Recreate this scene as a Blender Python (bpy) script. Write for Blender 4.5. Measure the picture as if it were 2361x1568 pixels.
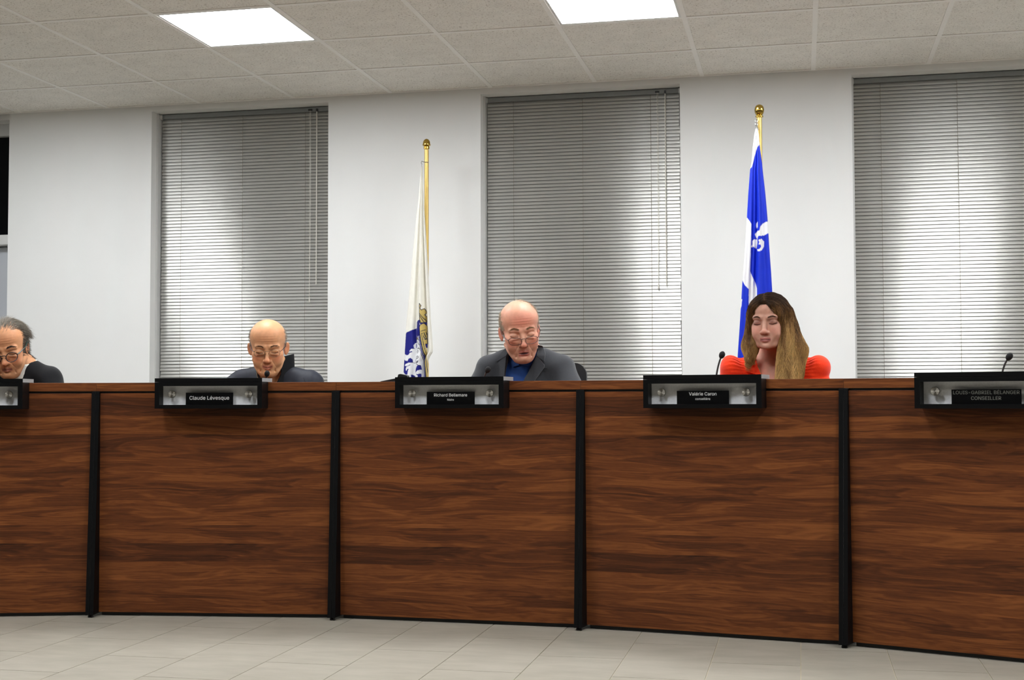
import bpy, bmesh, math, random
import numpy as np
from mathutils import Matrix, Vector

random.seed(7)
RNG = np.random.default_rng(11)
for o in list(bpy.data.objects):
    bpy.data.objects.remove(o)
scene = bpy.context.scene
COL = scene.collection

# ------------------------------------------------------------------ camera, world, exposure
CAM_H = 0.92
F_PX = 3047.9
PITCH, YAW, ROLL = 0.0436, 0.2150, -0.0027
_cy, _sy, _cp, _sp = math.cos(YAW), math.sin(YAW), math.cos(PITCH), math.sin(PITCH)
_fw = Vector((-_sy * _cp, _cy * _cp, _sp))
_r = Vector((_cy, _sy, 0)); _u = _r.cross(_fw)
_c, _s = math.cos(ROLL), math.sin(ROLL)
_r2 = _c * _r + _s * _u; _u2 = -_s * _r + _c * _u
cam_data = bpy.data.cameras.new('camera')
cam_data.sensor_fit = 'HORIZONTAL'; cam_data.sensor_width = 36.0
cam_data.lens = F_PX / 2361.0 * 36.0
cam_data.clip_start = 0.05; cam_data.clip_end = 100
cam = bpy.data.objects.new('camera', cam_data); COL.objects.link(cam)
cam.matrix_world = Matrix(((_r2.x, _u2.x, -_fw.x, 0), (_r2.y, _u2.y, -_fw.y, 0), (_r2.z, _u2.z, -_fw.z, CAM_H), (0, 0, 0, 1)))
scene.camera = cam

world = bpy.data.worlds.new('night'); scene.world = world; world.use_nodes = True
world.node_tree.nodes['Background'].inputs[0].default_value = (0.004, 0.005, 0.008, 1)
world.node_tree.nodes['Background'].inputs[1].default_value = 1.0
vs = scene.view_settings
vs.view_transform = 'Standard'; vs.look = 'None'; vs.exposure = 0.0; vs.gamma = 1.0
vs.use_curve_mapping = False
PANEL_STRENGTH = 34.0

# ------------------------------------------------------------------ helpers
def lin(c):
    return tuple((v / 255 / 12.92) if v / 255 <= 0.04045 else ((v / 255 + 0.055) / 1.055) ** 2.4 for v in c)

def link(o, parent=None):
    COL.objects.link(o)
    if parent is not None:
        o.parent = parent
    return o

def tag(o, label=None, cat=None, group=None, kind=None):
    if label: o['label'] = label
    if cat: o['category'] = cat
    if group: o['group'] = group
    if kind: o['kind'] = kind
    return o

def empty(name, loc=(0, 0, 0), rz=0.0, parent=None):
    o = bpy.data.objects.new(name, None); o.empty_display_size = 0.1
    o.location = loc; o.rotation_euler = (0, 0, rz)
    return link(o, parent)

class MB:
    """collects shapes into one mesh"""
    def __init__(self): self.v = []; self.f = []
    def add(self, vs, fs):
        b = len(self.v); self.v += [tuple(map(float, p)) for p in vs]
        self.f += [tuple(int(i) + b for i in f) for f in fs]; return self
    def box(self, x0, x1, y0, y1, z0, z1):
        return self.add([(x0, y0, z0), (x1, y0, z0), (x1, y1, z0), (x0, y1, z0), (x0, y0, z1), (x1, y0, z1), (x1, y1, z1), (x0, y1, z1)],
                        [(0, 3, 2, 1), (4, 5, 6, 7), (0, 1, 5, 4), (1, 2, 6, 5), (2, 3, 7, 6), (3, 0, 4, 7)])
    def prism(self, pts, axis, a0, a1):
        """polygon pts in the plane normal to axis, extruded a0..a1"""
        n = len(pts)
        def P(p, a):
            return {'x': (a, p[0], p[1]), 'y': (p[0], a, p[1]), 'z': (p[0], p[1], a)}[axis]
        vs = [P(p, a0) for p in pts] + [P(p, a1) for p in pts]
        fs = [tuple(range(n))[::-1], tuple(range(n, 2 * n))] + [(i, (i + 1) % n, n + (i + 1) % n, n + i) for i in range(n)]
        return self.add(vs, fs)
    def lathe(self, prof, seg=24, axis='z', c=(0, 0, 0)):
        """prof: list of (radius, height)"""
        vs = []
        for r, h in prof:
            for k in range(seg):
                a = 2 * math.pi * k / seg
                p = (r * math.cos(a), r * math.sin(a), h)
                if axis == 'y': p = (p[0], p[2], p[1])
                if axis == 'x': p = (p[2], p[0], p[1])
                vs.append((p[0] + c[0], p[1] + c[1], p[2] + c[2]))
        fs = []
        n = len(prof)
        for i in range(n - 1):
            for k in range(seg):
                k2 = (k + 1) % seg
                fs.append((i * seg + k, i * seg + k2, (i + 1) * seg + k2, (i + 1) * seg + k))
        fs.append(tuple(range(seg))[::-1]); fs.append(tuple(range((n - 1) * seg, n * seg)))
        return self.add(vs, fs)
    def tube(self, pts, rad, seg=8, closed=False):
        pts = [Vector(p) for p in pts]; n = len(pts)
        if not hasattr(rad, '__len__'): rad = [rad] * n
        vs = []; up = None
        for i, p in enumerate(pts):
            if closed: t = pts[(i + 1) % n] - pts[i - 1]
            else: t = pts[min(i + 1, n - 1)] - pts[max(i - 1, 0)]
            t.normalize()
            if up is None:
                up = Vector((0, 0, 1)) if abs(t.z) < 0.9 else Vector((1, 0, 0))
            a = t.cross(up); a.normalize(); b = a.cross(t); up = b
            for k in range(seg):
                q = 2 * math.pi * k / seg
                vs.append(p + (a * math.cos(q) + b * math.sin(q)) * rad[i])
        fs = []
        m = n if closed else n - 1
        for i in range(m):
            j = (i + 1) % n
            for k in range(seg):
                k2 = (k + 1) % seg
                fs.append((i * seg + k, i * seg + k2, j * seg + k2, j * seg + k))
        if not closed:
            fs.append(tuple(range(seg))[::-1]); fs.append(tuple(range((n - 1) * seg, n * seg)))
        return self.add(vs, fs)
    def grid(self, P):
        """P: array (n,m,3)"""
        n, m = len(P), len(P[0])
        return self.add([P[i][j] for i in range(n) for j in range(m)],
                        [(i * m + j, i * m + j + 1, (i + 1) * m + j + 1, (i + 1) * m + j) for i in range(n - 1) for j in range(m - 1)])
    def mesh(self, name, mat=None, smooth=False):
        me = bpy.data.meshes.new(name); me.from_pydata(self.v, [], self.f); me.update()
        bm = bmesh.new(); bm.from_mesh(me); bmesh.ops.recalc_face_normals(bm, faces=bm.faces); bm.to_mesh(me); bm.free()
        if mat: me.materials.append(mat)
        if smooth: me.polygons.foreach_set('use_smooth', [True] * len(me.polygons))
        return me
    def build(self, name, mat=None, parent=None, smooth=False, bevel=0.0, loc=None):
        o = bpy.data.objects.new(name, self.mesh(name, mat, smooth)); link(o, parent)
        if loc: o.location = loc
        if bevel:
            b = o.modifiers.new('bevel', 'BEVEL'); b.width = bevel; b.segments = 2; b.limit_method = 'ANGLE'; b.angle_limit = math.radians(40)
        if smooth:
            set_auto(o.data)
        return o

def set_auto(me, ang=42):
    bm = bmesh.new(); bm.from_mesh(me)
    for e in bm.edges:
        if len(e.link_faces) == 2 and e.calc_face_angle(0) > math.radians(ang): e.smooth = False
    bm.to_mesh(me); bm.free()

def np_mesh(name, V, Fq, mat=None, smooth=True, col=None):
    me = bpy.data.meshes.new(name)
    V = np.asarray(V, dtype=np.float32); Fq = np.asarray(Fq, dtype=np.int32); k = Fq.shape[1]
    me.vertices.add(len(V)); me.vertices.foreach_set('co', V.ravel())
    me.loops.add(Fq.size); me.loops.foreach_set('vertex_index', Fq.ravel())
    me.polygons.add(len(Fq)); me.polygons.foreach_set('loop_start', np.arange(0, Fq.size, k, dtype=np.int32))
    me.polygons.foreach_set('loop_total', np.full(len(Fq), k, dtype=np.int32))
    me.update(calc_edges=True); me.validate()
    if smooth: me.polygons.foreach_set('use_smooth', np.ones(len(me.polygons), dtype=bool))
    if mat: me.materials.append(mat)
    if col is not None:
        a = me.color_attributes.new('Col', 'FLOAT_COLOR', 'POINT')
        c = np.ones((len(V), 4), dtype=np.float32); c[:, :3] = col
        a.data.foreach_set('color', c.ravel())
    return me

# ------------------------------------------------------------------ materials
def new_mat(name):
    m = bpy.data.materials.new(name); m.use_nodes = True
    nt = m.node_tree; b = nt.nodes['Principled BSDF']
    return m, nt, b

def N(nt, t, **kw):
    n = nt.nodes.new(t)
    for k, v in kw.items():
        if k.startswith('i_'): n.inputs[k[2:].replace('_', ' ')].default_value = v
        else: setattr(n, k, v)
    return n

def plain(name, col, rough=0.5, metal=0.0, var=0.06, scale=40.0, bump=0.0, bscale=200.0, spec=0.5, sheen=0.0, srgb=True):
    m, nt, b = new_mat(name)
    c = lin(col) if srgb else col
    tc = N(nt, 'ShaderNodeTexCoord'); nz = N(nt, 'ShaderNodeTexNoise'); nz.inputs['Scale'].default_value = scale; nz.inputs['Detail'].default_value = 4
    nt.links.new(tc.outputs['Object'], nz.inputs['Vector'])
    r = N(nt, 'ShaderNodeValToRGB')
    r.color_ramp.elements[0].position = 0.3; r.color_ramp.elements[1].position = 0.7
    r.color_ramp.elements[0].color = (*[v * (1 - var) for v in c], 1); r.color_ramp.elements[1].color = (*[min(1, v * (1 + var)) for v in c], 1)
    nt.links.new(nz.outputs['Fac'], r.inputs['Fac']); nt.links.new(r.outputs['Color'], b.inputs['Base Color'])
    b.inputs['Roughness'].default_value = rough; b.inputs['Metallic'].default_value = metal
    b.inputs['Specular IOR Level'].default_value = spec
    if sheen: b.inputs['Sheen Weight'].default_value = sheen
    if bump:
        n2 = N(nt, 'ShaderNodeTexNoise'); n2.inputs['Scale'].default_value = bscale; n2.inputs['Detail'].default_value = 3
        nt.links.new(tc.outputs['Object'], n2.inputs['Vector'])
        bp = N(nt, 'ShaderNodeBump'); bp.inputs['Strength'].default_value = bump; bp.inputs['Distance'].default_value = 0.002
        nt.links.new(n2.outputs['Fac'], bp.inputs['Height']); nt.links.new(bp.outputs['Normal'], b.inputs['Normal'])
    return m

def attr_mat(name, rough=0.5, spec=0.4, sss=0.0, bump=0.0, bscale=400.0, sheen=0.0, var=0.08, vscale=60.0):
    m, nt, b = new_mat(name)
    at = N(nt, 'ShaderNodeAttribute', attribute_name='Col')
    tc = N(nt, 'ShaderNodeTexCoord'); nz = N(nt, 'ShaderNodeTexNoise'); nz.inputs['Scale'].default_value = vscale; nz.inputs['Detail'].default_value = 5
    nt.links.new(tc.outputs['Object'], nz.inputs['Vector'])
    mr = N(nt, 'ShaderNodeMapRange'); mr.inputs[1].default_value = 0.25; mr.inputs[2].default_value = 0.75; mr.inputs[3].default_value = 1 - var; mr.inputs[4].default_value = 1 + var
    nt.links.new(nz.outputs['Fac'], mr.inputs[0])
    mx = N(nt, 'ShaderNodeVectorMath', operation='SCALE')
    nt.links.new(at.outputs['Color'], mx.inputs[0]); nt.links.new(mr.outputs[0], mx.inputs['Scale'])
    nt.links.new(mx.outputs[0], b.inputs['Base Color'])
    b.inputs['Roughness'].default_value = rough; b.inputs['Specular IOR Level'].default_value = spec
    if sss:
        b.inputs['Subsurface Weight'].default_value = sss; b.inputs['Subsurface Radius'].default_value = (1.0, 0.35, 0.2); b.inputs['Subsurface Scale'].default_value = 0.006
    if sheen: b.inputs['Sheen Weight'].default_value = sheen
    if bump:
        n2 = N(nt, 'ShaderNodeTexNoise'); n2.inputs['Scale'].default_value = bscale; n2.inputs['Detail'].default_value = 3
        nt.links.new(tc.outputs['Object'], n2.inputs['Vector'])
        bp = N(nt, 'ShaderNodeBump'); bp.inputs['Strength'].default_value = bump; bp.inputs['Distance'].default_value = 0.001
        nt.links.new(n2.outputs['Fac'], bp.inputs['Height']); nt.links.new(bp.outputs['Normal'], b.inputs['Normal'])
    return m

def wood_mat():
    m, nt, b = new_mat('walnut_laminate')
    L = nt.links.new
    tc = N(nt, 'ShaderNodeTexCoord'); sep = N(nt, 'ShaderNodeSeparateXYZ'); L(tc.outputs['Object'], sep.inputs[0])
    oi = N(nt, 'ShaderNodeObjectInfo')
    def math_(op, a, bb=None, c=None):
        n = N(nt, 'ShaderNodeMath', operation=op)
        for i, v in enumerate((a, bb, c)):
            if v is None: continue
            if isinstance(v, (int, float)): n.inputs[i].default_value = v
            else: L(v, n.inputs[i])
        return n.outputs[0]
    X, Z = sep.outputs['X'], sep.outputs['Z']
    off = math_('MULTIPLY', oi.outputs['Random'], 0.9)
    Xo = math_('ADD', X, off)
    def vec(x, y, z=0.0):
        n = N(nt, 'ShaderNodeCombineXYZ')
        for i, v in enumerate((x, y, z)):
            if isinstance(v, (int, float)): n.inputs[i].default_value = v
            else: L(v, n.inputs[i])
        return n.outputs[0]
    # slow waviness that bends the grain
    wv = N(nt, 'ShaderNodeTexNoise'); wv.inputs['Scale'].default_value = 1.0; wv.inputs['Detail'].default_value = 2.0
    L(vec(math_('MULTIPLY', Xo, 1.7), math_('MULTIPLY', Z, 5.0), off), wv.inputs['Vector'])
    zw = math_('ADD', Z, math_('MULTIPLY', math_('SUBTRACT', wv.outputs['Fac'], 0.5), 0.055))
    # veneer leaves: strips of different tone, broken along x
    zb = math_('ADD', math_('MULTIPLY', Z, 13.0), math_('MULTIPLY', math_('SUBTRACT', wv.outputs['Fac'], 0.5), 0.35))
    band = math_('FLOOR', zb)
    wn = N(nt, 'ShaderNodeTexWhiteNoise', noise_dimensions='1D'); L(band, wn.inputs['W'])
    chunk = math_('FLOOR', math_('ADD', math_('MULTIPLY', Xo, 0.0), math_('MULTIPLY', wn.outputs['Value'], 7.0)))
    wn2 = N(nt, 'ShaderNodeTexWhiteNoise', noise_dimensions='2D'); L(vec(band, chunk), wn2.inputs['Vector'])
    # cathedral figure
    ca = N(nt, 'ShaderNodeTexNoise'); ca.inputs['Scale'].default_value = 1.0; ca.inputs['Detail'].default_value = 3.0; ca.inputs['Distortion'].default_value = 0.7
    L(vec(math_('MULTIPLY', Xo, 2.3), math_('MULTIPLY', zw, 26.0), math_('MULTIPLY', wn2.outputs['Value'], 3.0)), ca.inputs['Vector'])
    st = N(nt, 'ShaderNodeTexNoise'); st.inputs['Scale'].default_value = 1.0; st.inputs['Detail'].default_value = 5.0
    L(vec(math_('MULTIPLY', Xo, 5.0), math_('MULTIPLY', zw, 170.0), 0.0), st.inputs['Vector'])
    fib = N(nt, 'ShaderNodeTexNoise'); fib.inputs['Scale'].default_value = 1.0; fib.inputs['Detail'].default_value = 3.0
    L(vec(math_('MULTIPLY', Xo, 40.0), math_('MULTIPLY', Z, 900.0), 0.0), fib.inputs['Vector'])
    t = math_('ADD', math_('MULTIPLY', wn2.outputs['Value'], 0.24), math_('MULTIPLY_ADD', ca.outputs['Fac'], 0.72, 0.10))
    t = math_('ADD', t, math_('MULTIPLY', math_('SUBTRACT', st.outputs['Fac'], 0.5), 0.42))
    t = math_('ADD', t, math_('MULTIPLY', math_('SUBTRACT', fib.outputs['Fac'], 0.5), 0.22))
    t = math_('ADD', t, math_('MULTIPLY', math_('SINE', math_('MULTIPLY', ca.outputs['Fac'], 42.0)), 0.055))
    cr = N(nt, 'ShaderNodeValToRGB'); e = cr.color_ramp.elements
    e[0].position = 0.22; e[0].color = (0.024, 0.0098, 0.0055, 1)
    e[1].position = 0.86; e[1].color = (0.245, 0.082, 0.023, 1)
    q = cr.color_ramp.elements.new(0.47); q.color = (0.078, 0.0245, 0.0095, 1)
    q = cr.color_ramp.elements.new(0.62); q.color = (0.135, 0.0410, 0.0130, 1)
    L(t, cr.inputs['Fac']); L(cr.outputs['Color'], b.inputs['Base Color'])
    b.inputs['Roughness'].default_value = 0.42; b.inputs['Specular IOR Level'].default_value = 0.18
    bp = N(nt, 'ShaderNodeBump'); bp.inputs['Strength'].default_value = 0.12; bp.inputs['Distance'].default_value = 0.0006
    L(st.outputs['Fac'], bp.inputs['Height']); L(bp.outputs['Normal'], b.inputs['Normal'])
    return m

def ceiling_tile_mat():
    m, nt, b = new_mat('fissured_tile'); L = nt.links.new
    tc = N(nt, 'ShaderNodeTexCoord'); oi = N(nt, 'ShaderNodeObjectInfo')
    ad = N(nt, 'ShaderNodeVectorMath', operation='ADD'); L(tc.outputs['Object'], ad.inputs[0])
    cb = N(nt, 'ShaderNodeCombineXYZ'); mm = N(nt, 'ShaderNodeMath', operation='MULTIPLY'); L(oi.outputs['Random'], mm.inputs[0]); mm.inputs[1].default_value = 37.0
    L(mm.outputs[0], cb.inputs[0]); L(mm.outputs[0], cb.inputs[1]); L(cb.outputs[0], ad.inputs[1])
    n1 = N(nt, 'ShaderNodeTexNoise'); n1.inputs['Scale'].default_value = 120.0; n1.inputs['Detail'].default_value = 2; n1.inputs['Distortion'].default_value = 1.0; L(ad.outputs[0], n1.inputs['Vector'])
    n2 = N(nt, 'ShaderNodeTexNoise'); n2.inputs['Scale'].default_value = 9.0; n2.inputs['Detail'].default_value = 3; L(ad.outputs[0], n2.inputs['Vector'])
    r = N(nt, 'ShaderNodeValToRGB'); r.color_ramp.elements[0].position = 0.30; r.color_ramp.elements[1].position = 0.43
    r.color_ramp.elements[0].color = (0.50, 0.46, 0.41, 1); r.color_ramp.elements[1].color = (0.88, 0.855, 0.805, 1)
    L(n1.outputs['Fac'], r.inputs['Fac'])
    mr = N(nt, 'ShaderNodeMapRange'); mr.inputs[1].default_value = 0.3; mr.inputs[2].default_value = 0.7; mr.inputs[3].default_value = 0.95; mr.inputs[4].default_value = 1.03; L(n2.outputs['Fac'], mr.inputs[0])
    sc = N(nt, 'ShaderNodeVectorMath', operation='SCALE'); L(r.outputs['Color'], sc.inputs[0]); L(mr.outputs[0], sc.inputs['Scale'])
    L(sc.outputs[0], b.inputs['Base Color']); b.inputs['Roughness'].default_value = 0.95; b.inputs['Specular IOR Level'].default_value = 0.1
    bp = N(nt, 'ShaderNodeBump'); bp.inputs['Strength'].default_value = 0.4; bp.inputs['Distance'].default_value = 0.002
    L(r.outputs['Color'], bp.inputs['Height']); L(bp.outputs['Normal'], b.inputs['Normal'])
    return m

def floor_tile_mat():
    m, nt, b = new_mat('porcelain_tile'); L = nt.links.new
    tc = N(nt, 'ShaderNodeTexCoord'); oi = N(nt, 'ShaderNodeObjectInfo')
    cb = N(nt, 'ShaderNodeCombineXYZ'); mm = N(nt, 'ShaderNodeMath', operation='MULTIPLY'); L(oi.outputs['Random'], mm.inputs[0]); mm.inputs[1].default_value = 23.0
    L(mm.outputs[0], cb.inputs[0]); L(mm.outputs[0], cb.inputs[2])
    ad = N(nt, 'ShaderNodeVectorMath', operation='ADD'); L(tc.outputs['Object'], ad.inputs[0]); L(cb.outputs[0], ad.inputs[1])
    mp = N(nt, 'ShaderNodeMapping'); mp.inputs['Scale'].default_value = (5.0, 14.0, 5.0); L(ad.outputs[0], mp.inputs['Vector'])
    n1 = N(nt, 'ShaderNodeTexNoise'); n1.inputs['Scale'].default_value = 1.0; n1.inputs['Detail'].default_value = 6; n1.inputs['Roughness'].default_value = 0.6; L(mp.outputs[0], n1.inputs['Vector'])
    r = N(nt, 'ShaderNodeValToRGB'); r.color_ramp.elements[0].position = 0.3; r.color_ramp.elements[1].position = 0.72
    r.color_ramp.elements[0].color = (0.330, 0.302, 0.245, 1); r.color_ramp.elements[1].color = (0.405, 0.374, 0.310, 1)
    L(n1.outputs['Fac'], r.inputs['Fac']); L(r.outputs['Color'], b.inputs['Base Color'])
    b.inputs['Roughness'].default_value = 0.45; b.inputs['Specular IOR Level'].default_value = 0.4
    return m

def emit_mat(name, col, strength):
    m, nt, b = new_mat(name)
    b.inputs['Base Color'].default_value = (0.8, 0.8, 0.8, 1)
    b.inputs['Emission Color'].default_value = (*col, 1); b.inputs['Emission Strength'].default_value = strength
    return m

def lens_mat():
    m = bpy.data.materials.new('spectacle_lens'); m.use_nodes = True; nt = m.node_tree; nt.nodes.clear()
    out = N(nt, 'ShaderNodeOutputMaterial'); mx = N(nt, 'ShaderNodeMixShader'); tr = N(nt, 'ShaderNodeBsdfTransparent'); gl = N(nt, 'ShaderNodeBsdfGlossy')
    tr.inputs[0].default_value = (0.93, 0.94, 0.93, 1); gl.inputs['Roughness'].default_value = 0.05
    fr = N(nt, 'ShaderNodeFresnel'); fr.inputs[0].default_value = 1.4
    nt.links.new(fr.outputs[0], mx.inputs[0]); nt.links.new(tr.outputs[0], mx.inputs[1]); nt.links.new(gl.outputs[0], mx.inputs[2]); nt.links.new(mx.outputs[0], out.inputs[0])
    return m

M = {}
M['wall'] = plain('wall_paint', (232, 232, 230), 0.75, var=0.015, scale=3, bump=0.06, bscale=180, spec=0.25)
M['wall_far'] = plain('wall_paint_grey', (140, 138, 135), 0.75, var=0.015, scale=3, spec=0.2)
M['reveal'] = plain('reveal_paint', (222, 220, 215), 0.7, var=0.02, scale=5, spec=0.25)
M['trimgrey'] = plain('vinyl_trim', (205, 205, 203), 0.5, var=0.02)
M['tbar'] = plain('ceiling_tbar', (246, 244, 240), 0.6, var=0.02, spec=0.3)
M['tile'] = ceiling_tile_mat()
M['ftile'] = floor_tile_mat()
M['grout'] = plain('grout', (202, 194, 172), 0.9, var=0.04, scale=60)
M['panel'] = emit_mat('led_diffuser', (0.945, 0.972, 1.0), PANEL_STRENGTH)
M['white_metal'] = plain('white_enamel', (228, 228, 226), 0.4, var=0.02)
M['wood'] = wood_mat()
M['black_lam'] = plain('black_laminate', (13, 13, 14), 0.45, var=0.15, scale=120, spec=0.15)
M['kick'] = plain('kick_black', (14, 14, 14), 0.6)
M['blackbox'] = plain('black_box_paint', (11, 11, 12), 0.4, var=0.1, scale=90, spec=0.15)
M['silver_back'] = plain('brushed_silver_board', (243, 243, 245), 0.5, metal=0.0, var=0.05, scale=160)
M['grey_end'] = plain('grey_edge', (150, 150, 150), 0.5, var=0.05)
M['chrome'] = plain('stainless', (190, 186, 176), 0.28, metal=1.0, var=0.06, scale=80)
M['plate'] = plain('plate_black', (8, 8, 9), 0.3, var=0.1, spec=0.2)
M['ink'] = plain('lettering_white', (225, 225, 222), 0.6, var=0.01)
M['ink_dim'] = plain('lettering_grey', (120, 120, 112), 0.6, var=0.01)
M['mic_black'] = plain('foam_black', (17, 17, 19), 0.85, var=0.2, scale=300, bump=0.4, bscale=900)
M['mic_metal'] = plain('gooseneck_grey', (95, 97, 100), 0.35, metal=0.8, var=0.1, scale=300)
M['plastic'] = plain('black_plastic', (24, 24, 25), 0.4, var=0.1)
M['chair_black'] = plain('chair_frame_black', (33, 33, 34), 0.5, var=0.08)
M['chair_mesh'] = plain('chair_mesh_grey', (70, 74, 74), 0.7, var=0.2, scale=200)
M['glass_dark'] = plain('night_glass', (10, 11, 14), 0.35, var=0.1, scale=2, spec=0.1)
M['door'] = plain('door_paint', (196, 200, 207), 0.5, var=0.015, scale=3)
M['slat'] = plain('slat_enamel', (184, 183, 178), 0.33, metal=0.62, var=0.02, scale=4, spec=0.6)
_nt = M['slat'].node_tree; _tv = N(_nt, 'ShaderNodeCombineXYZ'); _tv.inputs[1].default_value = 0.30; _tv.inputs[2].default_value = 0.95      # rolled enamel: sheen spreads across the slat
_nt.links.new(_tv.outputs[0], _nt.nodes['Principled BSDF'].inputs['Tangent']); _nt.nodes['Principled BSDF'].inputs['Anisotropic'].default_value = 0.9
M['rail'] = plain('headrail', (126, 128, 126), 0.4, var=0.03)
M['cord'] = plain('blind_cord', (120, 112, 96), 0.7)
M['wand'] = plain('tilt_wand', (214, 210, 200), 0.25, var=0.02)
M['gold'] = plain('gold_pole', (230, 198, 116), 0.35, metal=0.45, var=0.04, scale=20)
M['brass'] = plain('brass_finial', (205, 172, 84), 0.16, metal=1.0, var=0.04)
M['steel'] = plain('clip_steel', (170, 170, 168), 0.3, metal=1.0)
M['flag'] = attr_mat('flag_nylon', rough=0.55, spec=0.35, var=0.03, vscale=30)
M['skin'] = attr_mat('skin', rough=0.48, spec=0.38, sss=0.12, bump=0.10, bscale=420, var=0.07, vscale=70)
M['hair'] = attr_mat('hair', rough=0.5, spec=0.25, var=0.12, vscale=40)
M['lens'] = lens_mat()

# ------------------------------------------------------------------ the room
Z_C = 2.723; Y_W = 7.428; T = 0.6096; GX0 = -4.7897; GY0 = 7.4698
XL, XR, YB = -7.6, 5.2, -2.6
REC = 0.125      # depth of the window recesses

fl = MB().box(XL, XR, YB, Y_W + 0.5, -0.12, -0.003).build('floor', M['grout']); tag(fl, kind='structure')
# floor tiles: 12 x 24 inch, half-bond
SF = 0.3048; FX0 = -3.06; FY0 = 4.9788; G = 0.0032
tile_me = MB().prism([(-SF / 2 + G / 2, -SF + G / 2), (SF / 2 - G / 2, -SF + G / 2), (SF / 2 - G / 2, SF - G / 2), (-SF / 2 + G / 2, SF - G / 2)], 'z', -0.008, 0.0).mesh('floor_tile', M['ftile'])
far_tiles = MB()
for i in range(-15, 27):
    cx = FX0 + (i + 0.5) * SF
    par = i % 2
    for j in range(-5, 16):
        cy = FY0 - par * SF - SF - (j - 1) * 2 * SF + 2 * SF - SF * 0
        cy = (FY0 - par * SF) + SF - j * 2 * SF
        if cy > Y_W + 0.4 or cy < YB: continue
        near = 3.2 < cy < 6.0 and -4.6 < cx < 2.0
        if near:
            o = bpy.data.objects.new('floor_tile', tile_me); link(o, fl); o.location = (cx, cy, 0)
        else:
            far_tiles.box(cx - SF / 2 + G / 2, cx + SF / 2 - G / 2, cy - SF + G / 2, min(cy + SF - G / 2, Y_W + 0.45), -0.008, 0.0)
ft = far_tiles.build('floor_tiles', M['ftile'], fl); tag(ft, kind='stuff')

# ceiling: slab, T-bars, lay-in tiles, LED panels
ce = MB().box(XL, XR, YB, Y_W + 0.5, Z_C + 0.06, Z_C + 0.16).build('ceiling', M['tbar']); tag(ce, kind='structure')
tb = 0.012
ncols = range(-5, 17); nrows = range(0, 20)
bar_x = MB(); bar_y = MB()
for i in ncols:
    x = GX0 + i * T
    if XL < x < XR:
        o = MB().box(x - tb, x + tb, YB, Y_W, Z_C, Z_C + 0.03)
        o.build('tee_bar', M['tbar'], ce)
for j in range(1, 20):
    y = GY0 - j * T
    if y > YB:
        MB().box(XL, XR, y - tb, y + tb, Z_C + 0.0006, Z_C + 0.03).build('tee_bar', M['tbar'], ce)
MB().box(XL, XR, Y_W - 0.02, Y_W + 0.0, Z_C + 0.0003, Z_C + 0.004).build('wall_angle', M['tbar'], ce)
tile_c = MB().box(-T / 2 + 0.003, T / 2 - 0.003, -T / 2 + 0.003, T / 2 - 0.003, 0.0, 0.016).mesh('ceiling_tile', M['tile'])
wall_tile = MB().box(-T / 2 + 0.003, T / 2 - 0.003, -T / 2 + 0.003, Y_W - (GY0 - T / 2) - 0.001, 0.0, 0.016).mesh('ceiling_tile_cut', M['tile'])
light_cells = {(3 + 3 * a, 2 + 4 * b_) for a in range(-1, 4) for b_ in range(0, 2)}
far_c = MB()
for i in range(-5, 16):
    for j in range(0, 19):
        x = GX0 + (i + 0.5) * T; y = GY0 - (j + 0.5) * T
        if (i, j) in light_cells or y < YB: continue
        if j <= 4 and i >= -1 and i <= 11:
            o = bpy.data.objects.new('ceiling_tile', wall_tile if j == 0 else tile_c); link(o, ce); o.location = (x, y, Z_C + 0.004)
        else:
            y1 = min(y + T / 2 - 0.003, Y_W)
            far_c.box(x - T / 2 + 0.003, x + T / 2 - 0.003, y - T / 2 + 0.003, y1, Z_C + 0.004, Z_C + 0.02)
fc = far_c.build('ceiling_tiles', M['tile'], ce); tag(fc, kind='stuff')

frame_me = MB()
a = T / 2 - 0.013
for q in ((-a, a, -a, -a + 0.012), (-a, a, a - 0.012, a), (-a, -a + 0.012, -a + 0.012, a - 0.012), (a - 0.012, a, -a + 0.012, a - 0.012)):
    frame_me.box(*q, 0.0, 0.02)
frame_me = frame_me.mesh('frame', M['white_metal'])
diff_me = MB().box(-a + 0.012, a - 0.012, -a + 0.012, a - 0.012, 0.002, 0.014).mesh('diffuser', M['panel'])
LIGHT_LABEL = {3: 'square LED ceiling panel above the left window, seen whole',
               6: 'square LED ceiling panel above the middle window, cut by the top edge of the photo',
               9: 'square LED ceiling panel at the top right corner, only a sliver showing'}
for (i, j) in sorted(light_cells):
    x = GX0 + (i + 0.5) * T; y = GY0 - (j + 0.5) * T
    t = empty('ceiling_light', (x, y, Z_C + 0.0015))
    lb = LIGHT_LABEL.get(i) if j == 2 else None
    tag(t, lb or 'square LED ceiling panel of the rows outside the photo', 'ceiling light', 'square LED panels set in the tile ceiling')
    link(bpy.data.objects.new('frame', frame_me), t); link(bpy.data.objects.new('diffuser', diff_me), t)

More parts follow.
